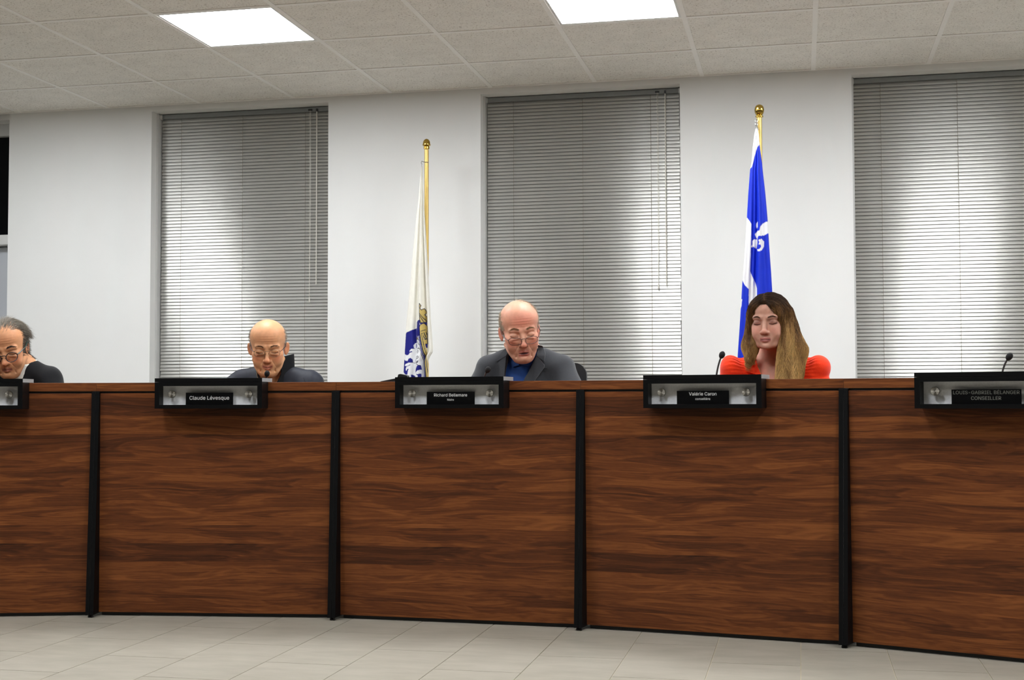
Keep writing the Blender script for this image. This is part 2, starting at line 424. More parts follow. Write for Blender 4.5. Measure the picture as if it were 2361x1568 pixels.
# walls: the window wall is built of piers, headers and sills so that the recesses are real
PX = [(-4.873, -3.893), (-2.743, -1.806), (-0.649, 0.291), (1.441, 2.381), (3.531, XR)]
OPEN = [(-3.893, -2.743), (-1.806, -0.649), (0.291, 1.441), (2.381, 3.531)]
HEAD_Z = 2.690; SILL_Z = 0.78
wb = MB()
wb.box(XL, -6.02, Y_W, Y_W + 0.3, 0, Z_C + 0.05)
for x0, x1 in PX: wb.box(x0, x1, Y_W, Y_W + 0.3, 0, Z_C + 0.05)
for x0, x1 in OPEN:
    wb.box(x0, x1, Y_W, Y_W + 0.3, 0, SILL_Z)
    wb.box(x0, x1, Y_W, Y_W + 0.3, HEAD_Z, Z_C + 0.05)
wb.box(-6.02, -4.873, Y_W + 0.02, Y_W + 0.3, HEAD_Z, Z_C + 0.05)
tag(wb.build('wall_back', M['wall']), kind='structure')
tag(MB().box(XL - 0.2, XL, YB, Y_W + 0.3, 0, Z_C + 0.05).build('wall_left', M['wall_far']), kind='structure')
tag(MB().box(XR, XR + 0.2, YB, Y_W + 0.3, 0, Z_C + 0.05).build('wall_right', M['wall_far']), kind='structure')
tag(MB().box(XL, XR, YB - 0.2, YB, 0, Z_C + 0.05).build('wall_front', M['wall_far']), kind='structure')
bb = MB()
for x0, x1 in [(-4.873, XR)]: bb.box(x0, x1, Y_W - 0.012, Y_W, 0.0, 0.10)
tag(bb.build('baseboard_back', M['trimgrey']), kind='structure')

for n, (x0, x1) in enumerate(OPEN):
    w = empty('window_%d' % (n + 1), ((x0 + x1) / 2, Y_W + 0.2, SILL_Z)); tag(w, kind='structure')
    hw = (x1 - x0) / 2; hh = HEAD_Z - SILL_Z
    f = MB()
    f.box(-hw, -hw + 0.045, -0.03, 0.06, 0.0, hh); f.box(hw - 0.045, hw, -0.03, 0.06, 0.0, hh)
    f.box(-hw + 0.045, hw - 0.045, -0.03, 0.06, 0.0, 0.05); f.box(-hw + 0.045, hw - 0.045, -0.03, 0.06, hh - 0.05, hh)
    f.build('window_frame', M['trimgrey'], w)
    MB().box(-hw + 0.045, hw - 0.045, 0.02, 0.03, 0.05, hh - 0.05).build('pane', M['glass_dark'], w)
    MB().box(-hw, hw, -0.21, -0.03, -0.02, 0.0).build('window_sill', M['trimgrey'], w)
    # jamb stop beside the blind (the lighter strip in the reveal)
    MB().box(-hw, -hw + 0.012, -0.135, -0.08, 0.0, hh).build('jamb_stop', M['trimgrey'], w)

# door with dark transom, far left
dr = empty('door_1', (-5.44, Y_W + 0.15, 0)); tag(dr, kind='structure')
d = MB(); d.box(-0.58, -0.51, -0.02, 0.12, 0, HEAD_Z); d.box(0.54, 0.567, -0.02, 0.12, 0, HEAD_Z); d.box(-0.51, 0.54, -0.02, 0.12, 2.612, HEAD_Z)
d.build('door_frame', M['trimgrey'], dr)
MB().box(-0.51, 0.54, -0.05, 0.10, 1.905, 1.97).build('transom_bar', M['white_metal'], dr, bevel=0.006)
MB().box(-0.505, 0.535, 0.03, 0.07, 0.012, 1.90).build('door_leaf', M['door'], dr, bevel=0.003)
hd = MB(); hd.tube([(-0.43, 0.03, 1.0), (-0.43, -0.03, 1.0)], 0.01, 10); hd.tube([(-0.43, -0.03, 1.0), (-0.30, -0.03, 1.0)], 0.009, 10)
hd.build('door_handle', M['chrome'], dr, smooth=True)
w4 = MB().box(-0.51, 0.54, 0.02, 0.03, 1.97, 2.612).build('transom_pane', M['glass_dark'], dr)

# ------------------------------------------------------------------ venetian blinds
def arc_slat(hw):
    g = []
    n = 6; W_ = 0.0255; tilt = math.radians(69.5)
    for s_ in range(n + 1):
        u = (s_ / n - 0.5) * W_
        c = 0.0013 * (1 - (2 * s_ / n - 1) ** 2)
        # local: u across the slat, c its camber (towards the room and up)
        y = u * math.cos(tilt) - c * math.sin(tilt)
        z = u * math.sin(tilt) + c * math.cos(tilt)
        g.append((y, z))
    mb = MB()
    mb.grid([[(x, y, z) for (y, z) in g] for x in (-hw, hw)])
    b = [(x, y + 0.0004, z - 0.0002) for x in (-hw, hw) for (y, z) in g]
    m = len(g)
    mb.add(b, [(j, m + j, m + j + 1, j + 1) for j in range(m - 1)])
    return mb.mesh('slat', M['slat'], True)

BL = ['venetian blind on the left window, behind the man in the dark zipped jacket',
      'venetian blind on the middle window, behind the man in the grey blazer',
      'venetian blind on the right window, cut by the right edge of the photo']
blind_x = [(-3.879, -2.735), (-1.795, -0.655), (0.297, 1.430)]
cords_x = [[-3.739, -3.332, -2.925], [-1.630, -1.220, -0.825], [0.448, 0.853, 1.28]]
wands_x = [(-2.893, -2.847), (-0.787, -0.740), (1.33, 1.375)]
for n, (x0, x1) in enumerate(blind_x):
    yb = Y_W + REC - 0.02; cx = (x0 + x1) / 2; hw = (x1 - x0) / 2
    b = empty('venetian_blind', (cx, yb, SILL_Z)); tag(b, BL[n], 'blind', 'grey-white venetian blinds on the window wall')
    top = HEAD_Z - SILL_Z - 0.004
    hr = MB().box(-hw, hw, -0.014, 0.012, top - 0.027, top).build('head_rail', M['rail'], b, bevel=0.002)
    for s_ in (-1, 1):
        MB().box(s_ * hw - 0.010, s_ * hw + 0.010, -0.0165, 0.013, top - 0.028, top - 0.001).build('end_bracket', M['trimgrey'], b, bevel=0.001)
    sm = arc_slat(hw - 0.006)
    z = top - 0.040; k = 0
    pitch = 0.0203
    while z > 0.03:
        o = bpy.data.objects.new('slat', sm); link(o, b); o.location = (RNG.normal(0, 0.0012), 0, z)
        o.rotation_euler = (RNG.normal(0, 0.006), RNG.normal(0, 0.0003), 0)
        z -= pitch
    MB().box(-hw + 0.006, hw - 0.006, -0.011, 0.011, 0.004, 0.02).build('bottom_rail', M['rail'], b, bevel=0.003)
    for c in cords_x[n]:
        MB().tube([(c - cx, -0.012, top - 0.03), (c - cx + 0.001, -0.0125, 1.0), (c - cx, -0.012, 0.01)], 0.0011, 5).build('ladder_cord', M['cord'], b)
    cxa, cxb = wands_x[n][0] - cx, wands_x[n][1] - cx
    cl = 1.16 if n == 0 else 1.12
    mb = MB(); mb.tube([(cxa, -0.020, top - 0.02), (cxa + 0.002, -0.022, top - 0.6), (cxa + 0.001, -0.02, top - cl)], 0.0011, 5)
    mb.tube([(cxa + 0.006, -0.020, top - 0.02), (cxa + 0.008, -0.022, top - 0.6), (cxa + 0.002, -0.02, top - cl)], 0.0011, 5)
    mb.lathe([(0.002, 0), (0.005, 0.004), (0.003, 0.03)], 10, 'z', (cxa + 0.0015, -0.02, top - cl - 0.03))
    mb.build('lift_cord', M['wand'], b, smooth=True)
    mb = MB(); mb.tube([(cxb, -0.022, top - 0.03), (cxb, -0.024, top - 1.08 - 0.05 * n)], 0.0036, 6)
    mb.build('tilt_wand', M['wand'], b, smooth=True)
    mb = MB(); mb.box(cxa - 0.010, cxa + 0.014, -0.022, -0.013, top - 0.022, top - 0.012); mb.box(cxb - 0.005, cxb + 0.005, -0.026, -0.013, top - 0.03, top - 0.012)
    mb.build('cord_lock', M['plastic'], b)

# ------------------------------------------------------------------ council desk: one unit per councillor
J = [(-3.92, 4.86), (-2.945, 5.150), (-1.912, 5.286), (-0.864, 5.251), (0.156, 5.081), (1.128, 4.728)]
ZT = 0.988
UNIT_LABEL = ['walnut desk unit at the far left edge, before the man in the black sweater',
              'walnut desk unit before the bald man in the dark zipped jacket',
              'walnut desk unit before the man in the grey blazer',
              'walnut desk unit before the woman in orange',
              'walnut desk unit at the right edge with nobody behind it']
BOX_LABEL = ['black name box with no readable plate, cut by the left edge of the photo',
             'black name box with a one-line plate, before the bald man',
             'black name box with a two-line plate, before the man in the grey blazer',
             'black name box with a two-line plate, before the woman in orange',
             'black name box with a capital-lettered plate, cut by the right edge']
PLATE_LABEL = ['', 'black nameplate with one line of white letters, in the box before the bald man',
               'black nameplate with a small second line, in the box before the man in the blazer',
               'black nameplate with a small second line, in the box before the woman in orange',
               'black nameplate with two lines of grey capitals, in the rightmost box']
TEXT = [None, [('Claude Lévesque', 0.170, 0.915, 0.0, 'ink')],
        [('Richard Bellemare', 0.140, 0.9255, 0.0, 'ink'), ('Maire', 0.028, 0.9085, 0.0, 'ink')],
        [('Valérie Caron', 0.107, 0.9265, 0.0, 'ink'), ('conseillère', 0.058, 0.9095, 0.0, 'ink')],
        [('LOUIS-GABRIEL BÉLANGER', 0.222, 0.9280, 0.0, 'ink_dim'), ('CONSEILLER', 0.101, 0.9080, 0.0, 'ink_dim')]]

SANS = None
try:        # Blender's own bundled sans; the built-in font otherwise
    import os
    SANS = bpy.data.fonts.load(os.path.join(bpy.utils.system_resource('DATAFILES'), 'fonts', 'Inter.woff2'))
except Exception:
    SANS = None

def text_mesh(body, width, mat):
    cu = bpy.data.curves.new('lettering', 'FONT'); cu.body = body; cu.align_x = 'CENTER'; cu.align_y = 'BOTTOM_BASELINE'; cu.size = 1.0; cu.offset = 0.0; cu.resolution_u = 3
    if SANS: cu.font = SANS
    o = bpy.data.objects.new('lettering_tmp', cu); COL.objects.link(o)
    bpy.context.view_layer.update()
    dg = bpy.context.evaluated_depsgraph_get()
    me = bpy.data.meshes.new_from_object(o.evaluated_get(dg)); me.name = 'lettering'
    bpy.data.objects.remove(o)
    co = np.zeros(len(me.vertices) * 3, dtype=np.float32); me.vertices.foreach_get('co', co); co = co.reshape(-1, 3)
    s = width / (co[:, 0].max() - co[:, 0].min()); mid = (co[:, 0].max() + co[:, 0].min()) / 2
    out = np.stack([(co[:, 0] - mid) * s, np.zeros(len(co)), co[:, 1] * s], 1).astype(np.float32)
    me.vertices.foreach_set('co', out.ravel()); me.materials.clear(); me.materials.append(mat); me.update()
    return me

def mk_knob():
    m = MB(); m.lathe([(0.0075, 0.0), (0.0075, 0.018), (0.0150, 0.019), (0.0158, 0.0205), (0.0158, 0.027), (0.0148, 0.0285)], 28, 'y')
    me = m.mesh('standoff_knob', M['chrome'], True); set_auto(me, 30); return me
def brushed():
    m = plain('turned_steel', (205, 200, 190), 0.30, metal=1.0, var=0.04, scale=80); nt = m.node_tree; b = nt.nodes['Principled BSDF']
    tg = N(nt, 'ShaderNodeTangent', direction_type='RADIAL', axis='Y'); nt.links.new(tg.outputs[0], b.inputs['Tangent']); b.inputs['Anisotropic'].default_value = 0.9
    return m
M['turned'] = brushed()
knob_me = mk_knob(); knob_me.materials.clear(); knob_me.materials.append(M['turned'])
units = []
for k in range(5):
    (ax, ay), (bx, by) = J[k], J[k + 1]
    Ln = math.hypot(bx - ax, by - ay); ang = math.atan2(by - ay, bx - ax)
    u = empty('desk_unit', (ax, ay, 0), ang); units.append((u, Ln, ang))
    tag(u, UNIT_LABEL[k], 'desk', 'walnut desk units joined in a curve')
    e = 0.0005
    p = MB().box(0.017, Ln - 0.017, 0.0, 0.019, 0.016, 0.943).build('front_panel', M['wood'], u, bevel=0.0008)
    MB().box(0.03, Ln - 0.03, 0.012, 0.03, 0.002, 0.016).build('kick_strip', M['kick'], u)
    MB().box(0.017, Ln - 0.017, 0.006, 0.16, 0.943, 0.952).build('shadow_gap', M['kick'], u)
    MB().box(e, Ln - e, -0.004, 0.17, 0.952, ZT).build('ledge', M['wood'], u, bevel=0.0012)
    MB().box(0.03, Ln - 0.03, 0.02, 0.37, 0.72, 0.75).build('worktop', M['wood'], u, bevel=0.002)
    for side in (0, 1):
        x0, x1 = (e, 0.0168) if side == 0 else (Ln - 0.0168, Ln - e)
        # fin that grows towards the floor, with a small foot
        fm = MB().prism([(-0.010, 0.951), (-0.062, 0.012), (0.36, 0.012), (0.36, 0.719), (0.16, 0.7195), (0.16, 0.951)], 'x', x0, x1)
        kk = k if side == 0 else k + 1          # joint this fin stands at: mitre half the bend so neighbours meet without overlapping
        bend = 0.09 if kk in (0, 5) else (math.atan2(J[kk][1] - J[kk - 1][1], J[kk][0] - J[kk - 1][0]) - math.atan2(J[kk + 1][1] - J[kk][1], J[kk + 1][0] - J[kk][0])) / 2
        sg = 1 if side == 0 else -1
        fm.v = [(x + sg * max(-y, 0) * math.tan(bend), y, z) for x, y, z in fm.v]
        fin = fm.build('end_panel', M['black_lam'], u, bevel=0.0008)
        MB().lathe([(0.006, 0.0), (0.007, 0.004), (0.004, 0.012)], 10, 'z', ((x0 + x1) / 2, -0.045, 0.0)).build('levelling_foot', M['plastic'], fin)
    # name box
    x0 = Ln / 2 - 0.229; x1 = Ln / 2 + 0.229
    nb = empty('name_box', u.matrix_basis @ Vector((Ln / 2, 0, 0)) if False else (ax + math.cos(ang) * Ln / 2, ay + math.sin(ang) * Ln / 2, 0.878), ang)
    tag(nb, BOX_LABEL[k], 'name box', 'black name boxes on the desk front')
    H_ = 0.229; zb = 0.0
    fr = MB()
    fr.box(-H_, -H_ + 0.020, -0.10, -0.0045, 0.0, 0.1105); fr.box(H_ - 0.020, H_, -0.10, -0.0045, 0.0, 0.1105)
    fr.box(-H_ + 0.020, H_ - 0.020, -0.10, -0.0045, 0.0, 0.0155); fr.box(-H_ + 0.020, H_ - 0.020, -0.10, -0.0045, 0.0945, 0.1105)
    fr.build('box_frame', M['blackbox'], nb)
    hd = MB().box(-H_, H_, -0.10, 0.055, 0.1112, 0.1270).build('top_slab', M['blackbox'], nb)
    MB().box(H_, H_ + 0.0012, -0.10, 0.055, 0.1114, 0.1268).build('end_cap', M['grey_end'], hd)['label'] = 'grey edge strip'
    MB().box(-H_ + 0.020, H_ - 0.020, -0.052, -0.046, 0.0155, 0.0945).build('back_board', M['silver_back'], nb)['label'] = 'silver grey board'
    for sx in (-0.164, 0.164):
        o = bpy.data.objects.new('standoff_knob', knob_me); link(o, nb); o.location = (sx + 0.002, -0.052, 0.0605); o.rotation_euler = (math.pi, 0, 0)
    if TEXT[k]:
        hwid = 0.1015 if k < 4 else 0.117
        pl = MB().box(-hwid, hwid, -0.0735, -0.0710, 0.0156, 0.0665)
        npz = empty('nameplate', nb.location, ang)
        tag(npz, PLATE_LABEL[k], 'nameplate', 'black nameplates standing in the name boxes')
        sx = (0.006, -0.003, 0.0, -0.001, 0.010)[k]
        pl.build('plate', M['plate'], npz).location = (sx, 0, 0)
        # small back foot that keeps the plate upright
        MB().box(-hwid * 0.6 + sx, hwid * 0.6 + sx, -0.071, -0.058, 0.0156, 0.018).build('plate_foot', M['plate'], npz)
        for body, wd, z, dx, mk in TEXT[k]:
            me = text_mesh(body, wd, M[mk]); o = bpy.data.objects.new('lettering', me); link(o, npz); o.location = (sx, -0.0738, z - 0.878)

# ------------------------------------------------------------------ gooseneck microphones (stand on the lower worktop)
MIC_LABEL = [None, 'gooseneck microphone before the chin of the bald man', 'gooseneck microphone before the man in the grey blazer',
             'gooseneck microphone left of the woman in orange', 'gooseneck microphone at the empty seat by the right edge']

def unproject(px, py, Y):
    d = _fw + _r2 * ((px - 1180.5) / F_PX) + _u2 * ((784 - py) / F_PX)
    return Vector((0, 0, CAM_H)) + d * (Y / d.y)

def mic(head, neck, base, lab):
    o = empty('gooseneck_microphone', (base[0], base[1], 0.7505)); tag(o, lab, 'microphone', 'gooseneck microphones behind the desk ledge')
    B = Vector((base[0], base[1], 0.7505)); hd = Vector(head) - B; nk = Vector(neck) - B
    MB().lathe([(0.045, 0.0), (0.045, 0.012), (0.036, 0.020), (0.010, 0.024), (0.009, 0.030)], 24).build('base', M['plastic'], o, smooth=True)
    # bezier from base up through the neck point towards the head
    P0 = Vector((0, 0, 0.02)); P3 = hd; P1 = Vector((0, 0, nk.z * 0.75)); dirn = (hd - nk).normalized(); P2 = hd - dirn * 0.06
    pts = []
    for q in range(17):
        t = q / 16
        pts.append(((1 - t) ** 3) * P0 + 3 * (1 - t) ** 2 * t * P1 + 3 * (1 - t) * t * t * P2 + t ** 3 * P3)
    MB().tube(pts, 0.0036, 8).build('gooseneck', M['mic_metal'], o, smooth=True)
    ax_ = (pts[-1] - pts[-2]).normalized()
    prof = [(-0.012, 0.004), (-0.009, 0.0080), (-0.003, 0.0110), (0.004, 0.0122), (0.010, 0.0112), (0.0145, 0.0085), (0.018, 0.004), (0.019, 0.001)]
    MB().tube([pts[-1] + ax_ * a_ for a_, r_ in prof], [r_ for a_, r_ in prof], 18).build('windscreen', M['mic_black'], o, smooth=True)

for hp, np_, Yh, lab in [((615.5, 863), (612, 878), 5.50, MIC_LABEL[1]), ((1124, 854), (1113, 870), 5.47, MIC_LABEL[2]),
                         ((1664, 820), (1645, 862), 5.40, MIC_LABEL[3]), ((2326, 824), (2305, 852), 5.18, MIC_LABEL[4])]:
    h3 = unproject(*hp, Yh - 0.02); n3 = unproject(*np_, Yh)
    mic(h3, n3, (n3.x, n3.y + 0.0), lab)

# small black device on the ledge left of the mayor's box
dv = empty('desk_device', unproject(905, 878, 5.36)); dv.location.z = ZT + 0.0005; dv.rotation_euler.z = 0.05
tag(dv, 'small black hinged device lying on the ledge beside the name box, before the white flag', 'device')
MB().prism([(-0.045, 0.0), (-0.045, 0.002), (0.03, 0.016), (0.075, 0.016), (0.075, 0.0)], 'y', -0.03, 0.05).build('body', M['plastic'], dv, bevel=0.0015)
mb = MB(); mb.prism([(0.022, 0.014), (0.027, 0.031), (0.036, 0.033), (0.066, 0.026), (0.066, 0.014)], 'y', -0.01, 0.03); mb.build('lid', M['plastic'], dv, bevel=0.0015)

# ------------------------------------------------------------------ flags on gold poles
def inpoly(x, y, poly):
    c = np.zeros(x.shape, dtype=bool); n = len(poly)
    for i in range(n):
        (x1, y1), (x2, y2) = poly[i], poly[i - 1]
        if y1 == y2: continue
        c ^= ((y1 > y) != (y2 > y)) & (x < (x2 - x1) * (y - y1) / (y2 - y1) + x1)
    return c

def near_line(x, y, pts, w):
    d = np.full(x.shape, 1e9)
    for (x1, y1), (x2, y2) in zip(pts[:-1], pts[1:]):
        l2 = (x2 - x1) ** 2 + (y2 - y1) ** 2 + 1e-9
        t = np.clip(((x - x1) * (x2 - x1) + (y - y1) * (y2 - y1)) / l2, 0, 1)
        d = np.minimum(d, np.hypot(x - x1 - t * (x2 - x1), y - y1 - t * (y2 - y1)))
    return d < w

def flag_cloth(outline, folds, depth, Yf, paint, parent, nv, nu, y_end):
    """closed, folded cloth: outline rows are (py, left, right); folds = list of (fraction, amplitude, width); paint(px,py)->rgb"""
    o = np.array(outline, float)
    py = np.linspace(o[0, 0], y_end, nv)
    Lx = np.interp(py, o[:, 0], o[:, 1]); Rx = np.interp(py, o[:, 0], o[:, 2])
    s = np.linspace(0, 1, nu); sb = np.linspace(1, 0, nu // 3)[1:-1]
    V = []; C = []
    grow = np.clip((py - py[0]) / 250, 0.12, 1.0)
    for i in range(nv):
        pxs = Lx[i] + (Rx[i] - Lx[i]) * s
        bulge = np.sqrt(np.clip(1 - (2 * s - 1) ** 2, 0, 1))
        yy = -depth * grow[i] * bulge * 0.8
        for f, a, w in folds:
            fi = f + 0.02 * np.sin(py[i] / 90 + 7 * f)
            yy = yy + a * grow[i] * np.exp(-((s - fi) / w) ** 2)
        bx = Lx[i] + (Rx[i] - Lx[i]) * sb
        by = depth * grow[i] * np.sqrt(np.clip(1 - (2 * sb - 1) ** 2, 0, 1)) * (0.7 + 0.3 * np.cos(18 * sb))
        X = np.concatenate([pxs, bx]); D = np.concatenate([yy, by])
        P0 = unproject(0.0, py[i], Yf); P1 = unproject(2361.0, py[i], Yf)
        # px -> world on the plane Y=Yf (projectively linear along a row: use exact form)
        dx = np.array([_fw + _r2 * ((q - 1180.5) / F_PX) + _u2 * ((784 - py[i]) / F_PX) for q in X])
        t = Yf / dx[:, 1]
        V.append(np.stack([dx[:, 0] * t, Yf + D, CAM_H + dx[:, 2] * t], 1))
        C.append(paint(X, np.full(X.shape, py[i])))
    m = V[0].shape[0]
    V = np.concatenate(V); C = np.concatenate(C)
    ii, jj = np.meshgrid(np.arange(nv - 1), np.arange(m), indexing='ij')
    j2 = (jj + 1) % m
    Fq = np.stack([ii * m + jj, ii * m + j2, (ii + 1) * m + j2, (ii + 1) * m + jj], -1).reshape(-1, 4)
    V = V - np.array(parent.location)
    me = np_mesh('flag_cloth', V, Fq, M['flag'], True, C)
    return link(bpy.data.objects.new('flag_cloth', me), parent)

CREAM = np.array(lin((236, 233, 222))); NAVY = np.array(lin((20, 24, 122))); GOLDC = np.array(lin((196, 172, 100))); INK = np.array(lin((24, 26, 52))); WHT = np.array(lin((232, 232, 234)))
QBLUE = np.array(lin((6, 44, 196)))

def paint_town(px, py):
    x = (px - 880) * 7.469; y = (py - 680) * 7.469
    c = np.tile(CREAM, (len(px), 1))
    emb = inpoly(x, y, [(425, 660), (600, 575), (605, 465), (680, 430), (690, 700), (730, 1000), (755, 1500), (370, 1500), (385, 1120), (405, 1000)])
    c[emb] = WHT
    navy = [[(425, 665), (440, 645), (602, 573), (602, 830), (575, 832), (552, 870), (556, 915), (575, 930), (520, 930), (488, 960), (490, 985), (520, 965), (540, 985), (490, 1000), (470, 1030), (440, 1042), (405, 1020), (403, 960)],
            [(588, 850), (602, 840), (602, 925), (588, 900)],
            [(605, 468), (640, 445), (682, 430), (690, 705), (640, 712), (620, 735), (605, 715)],
            [(640, 1218), (690, 1214), (698, 1290), (650, 1300), (602, 1340), (610, 1280)],
            [(392, 1108), (410, 1130), (450, 1140), (470, 1100), (505, 1085), (533, 1110), (536, 1168), (470, 1168), (420, 1190), (402, 1220), (440, 1228), (500, 1200), (500, 1212), (430, 1240), (418, 1275), (428, 1312), (450, 1278), (482, 1272), (460, 1300), (450, 1372), (415, 1370), (380, 1330), (384, 1220)],
            [(510, 1370), (602, 1402), (602, 1500), (510, 1500)],
            [(620, 1370), (690, 1355), (690, 1430), (650, 1440), (650, 1390)],
            [(684, 490), (778, 462), (778, 525), (740, 488), (700, 525)],
            [(742, 852), (787, 846), (787, 912), (765, 916)]]
    for q in navy: c[inpoly(x, y, q)] = NAVY
    gold = [[(678, 150), (705, 190), (690, 235), (710, 265), (740, 238), (778, 300), (745, 345), (782, 390), (782, 465), (690, 490), (678, 330)],
            [(678, 560), (695, 520), (740, 490), (784, 545), (784, 748), (720, 757), (690, 690)],
            [(724, 772), (784, 760), (788, 842), (745, 852)], [(598, 735), (636, 740), (632, 768), (598, 765)]]
    for q in gold:
        c[inpoly(x, y, q)] = GOLDC
        c[near_line(x, y, q + [q[0]], 5.5)] = INK
    for ln in ([(682, 325), (730, 400), (775, 460)], [(680, 350), (720, 430), (735, 465)], [(684, 420), (700, 478)], [(705, 632), (758, 602)], [(720, 660), (748, 740)], [(742, 655), (765, 735)], [(765, 645), (780, 700)]):
        c[near_line(x, y, ln, 5.0)] = INK
    # curved border stripes
    base = [(684, 660), (715, 850), (748, 1050), (765, 1250), (775, 1500)]
    for dx, w, colr in ((0, 9, INK), (-18, 8, NAVY), (16, 8, GOLDC), (28, 3.5, INK), (-34, 4, INK), (40, 6, GOLDC)):
        c[near_line(x, y, [(a_ + dx, b_ + abs(dx) * 0.4) for a_, b_ in base], w)] = colr
    # cursive stroke on the white band
    for ln in ([(605, 790), (640, 830), (672, 862)], [(612, 935), (640, 922), (668, 920), (682, 938)], [(606, 985), (620, 965), (640, 960), (648, 975), (640, 1000), (612, 998)],
               [(612, 1075), (630, 1055), (655, 1060), (660, 1080), (640, 1098), (618, 1090), (606, 1120)], [(606, 1120), (618, 1150), (640, 1160), (655, 1135), (650, 1160), (610, 1165)], [(612, 1165), (640, 1205), (685, 1218)], [(636, 740), (650, 775), (680, 785)]):
        c[near_line(x, y, ln, 5.0)] = INK
    c[near_line(x, y, [(520, 1165), (560, 1170), (595, 1185)], 4)] = INK
    return c

def paint_province(px, py):
    x = (px - 1660) * 2.45; y = (py - 220) * 2.45
    c = np.tile(QBLUE, (len(px), 1))
    white = [[(150, 100), (240, 100), (224, 278), (212, 292), (200, 330), (181, 404), (160, 425)],
             [(140, 688), (152, 690), (166, 708), (178, 728), (177, 830), (172, 985), (165, 1098), (140, 1072), (125, 1040), (120, 1000)],
             [(168, 985), (178, 1012), (200, 1058), (209, 1090), (209, 1400), (160, 1400), (163, 1100)],
             [(112, 1160), (126, 1150), (122, 1190), (108, 1230)],
             [(204, 738), (206, 722), (214, 715), (214, 745), (208, 753)],
             [(272, 712), (262, 715), (242, 726), (229, 745), (223, 771), (214, 766), (196, 785), (206, 806), (211, 814), (216, 800), (236, 796), (256, 790), (276, 777), (280, 740)],
             [(174, 860), (183, 842), (182, 822), (194, 814), (212, 816), (212, 836), (206, 866), (196, 862), (190, 856)],
             [(216, 822), (236, 814), (250, 828), (249, 855), (236, 880), (216, 886), (209, 872), (222, 874), (233, 860), (231, 846), (219, 846), (225, 832)]]
    for q in white: c[inpoly(x, y, q)] = WHT
    return c

def flagpole(px, pxb, pyt, Y, lab, group, ball):
    top = unproject(px, pyt, Y); f = empty('flag_on_pole', (top.x, Y, 0)); tag(f, lab, 'flag', group)
    h = top.z
    MB().lathe([(0.15, 0.0), (0.15, 0.012), (0.13, 0.03), (0.05, 0.05), (0.028, 0.06), (0.026, 0.13), (0.018, 0.135)], 32).build('base', M['brass'], f, smooth=True)
    MB().lathe([(0.0122, 0.06), (0.0122, h - 0.062)], 20).build('pole', M['gold'], f, smooth=True)
    if ball:
        pr = [(0.012, -0.066), (0.019, -0.064), (0.019, -0.058), (0.013, -0.054), (0.018, -0.050), (0.0225, -0.038), (0.0235, -0.026), (0.021, -0.013), (0.015, -0.005), (0.007, -0.001), (0.001, 0.0)]
    else:
        pr = [(0.012, -0.060), (0.0165, -0.058), (0.0165, -0.046), (0.013, -0.044), (0.021, -0.040), (0.023, -0.034), (0.0205, -0.028), (0.020, -0.020), (0.016, -0.010), (0.009, -0.003), (0.001, 0.0)]
    MB().lathe([(r_, h + z_) for r_, z_ in pr], 24).build('finial', M['brass'], f, smooth=True)
    return f

fw_ = flagpole(983.5, 988, 320.0, 7.10, 'white town flag with a navy and gold emblem, hanging from a gold pole', 'flags on gold poles behind the desk', False)
out = [(384, 971.5, 974), (395, 970.5, 974.5), (415, 968.5, 976), (450, 966, 977), (500, 960, 979.5), (567, 953.5, 984), (650, 946, 989), (740, 937.5, 994), (765, 935, 996), (800, 934, 998.5), (812, 933, 998), (822, 932.5, 992), (832, 932, 988), (870, 930, 986), (1000, 927, 990)]
flag_cloth(out, [(0.40, 0.030, 0.10), (0.62, -0.012, 0.10), (0.78, 0.026, 0.07), (0.18, 0.010, 0.10), (0.92, -0.01, 0.06)], 0.030, 7.04, paint_town, fw_, 560, 190, 1000)
mb = MB(); mb.tube([(-0.020, -0.02, 2.227), (-0.026, -0.02, 2.236), (-0.022, -0.02, 2.246), (-0.014, -0.015, 2.242), (0.0, -0.013, 2.240), (0.016, -0.012, 2.240)], 0.0018, 6)
mb.tube([(-0.022, -0.02, 2.226), (-0.021, -0.025, 2.20), (-0.023, -0.03, 2.18)], 0.0016, 6)
mb.build('snap_hook', M['steel'], fw_, smooth=True)
fb_ = flagpole(1750.5, 1754, 241.0, 6.62, 'blue provincial flag with white cross and lily, hanging behind the woman in orange', 'flags on gold poles behind the desk', True)
out = [(296, 1742, 1747), (310, 1739, 1749.5), (340, 1735.5, 1752), (375, 1733, 1757), (391, 1729.5, 1758.5), (449, 1725, 1765), (501, 1722, 1769.5), (567, 1718, 1773.5), (628, 1713, 1778), (677, 1710, 1781), (750, 1705.5, 1782.5), (816, 1701, 1783), (1000, 1694, 1786)]
flag_cloth(out, [(0.30, 0.022, 0.09), (0.47, 0.030, 0.07), (0.62, -0.010, 0.10), (0.80, 0.012, 0.10), (0.12, 0.008, 0.07)], 0.036, 6.55, paint_province, fb_, 420, 150, 1000)
mb = MB()
zt = unproject(1744, 279, 6.6).z
for a_ in (0, 1): mb.tube([(-0.014 + 0.006 * math.cos(q), -0.016, zt - 0.016 * a_ + 0.008 * math.sin(q)) for q in np.linspace(0, 2 * math.pi, 13)[:-1]], 0.0018, 6, True)
mb.tube([(-0.012, -0.016, zt - 0.02), (-0.016, -0.03, zt - 0.045), (-0.010, -0.03, zt - 0.06), (-0.006, -0.03, zt - 0.045), (-0.012, -0.016, zt - 0.02)], 0.0025, 6)
mb.build('snap_hook', M['steel'], fb_, smooth=True)

# ------------------------------------------------------------------ people: sculpted as distance fields, meshed with surface nets
def smin(a, b, k):
    h = np.clip(0.5 + 0.5 * (b - a) / k, 0, 1)
    return b + (a - b) * h - k * h * (1 - h)

def smax(a, b, k): return -smin(-a, -b, k)

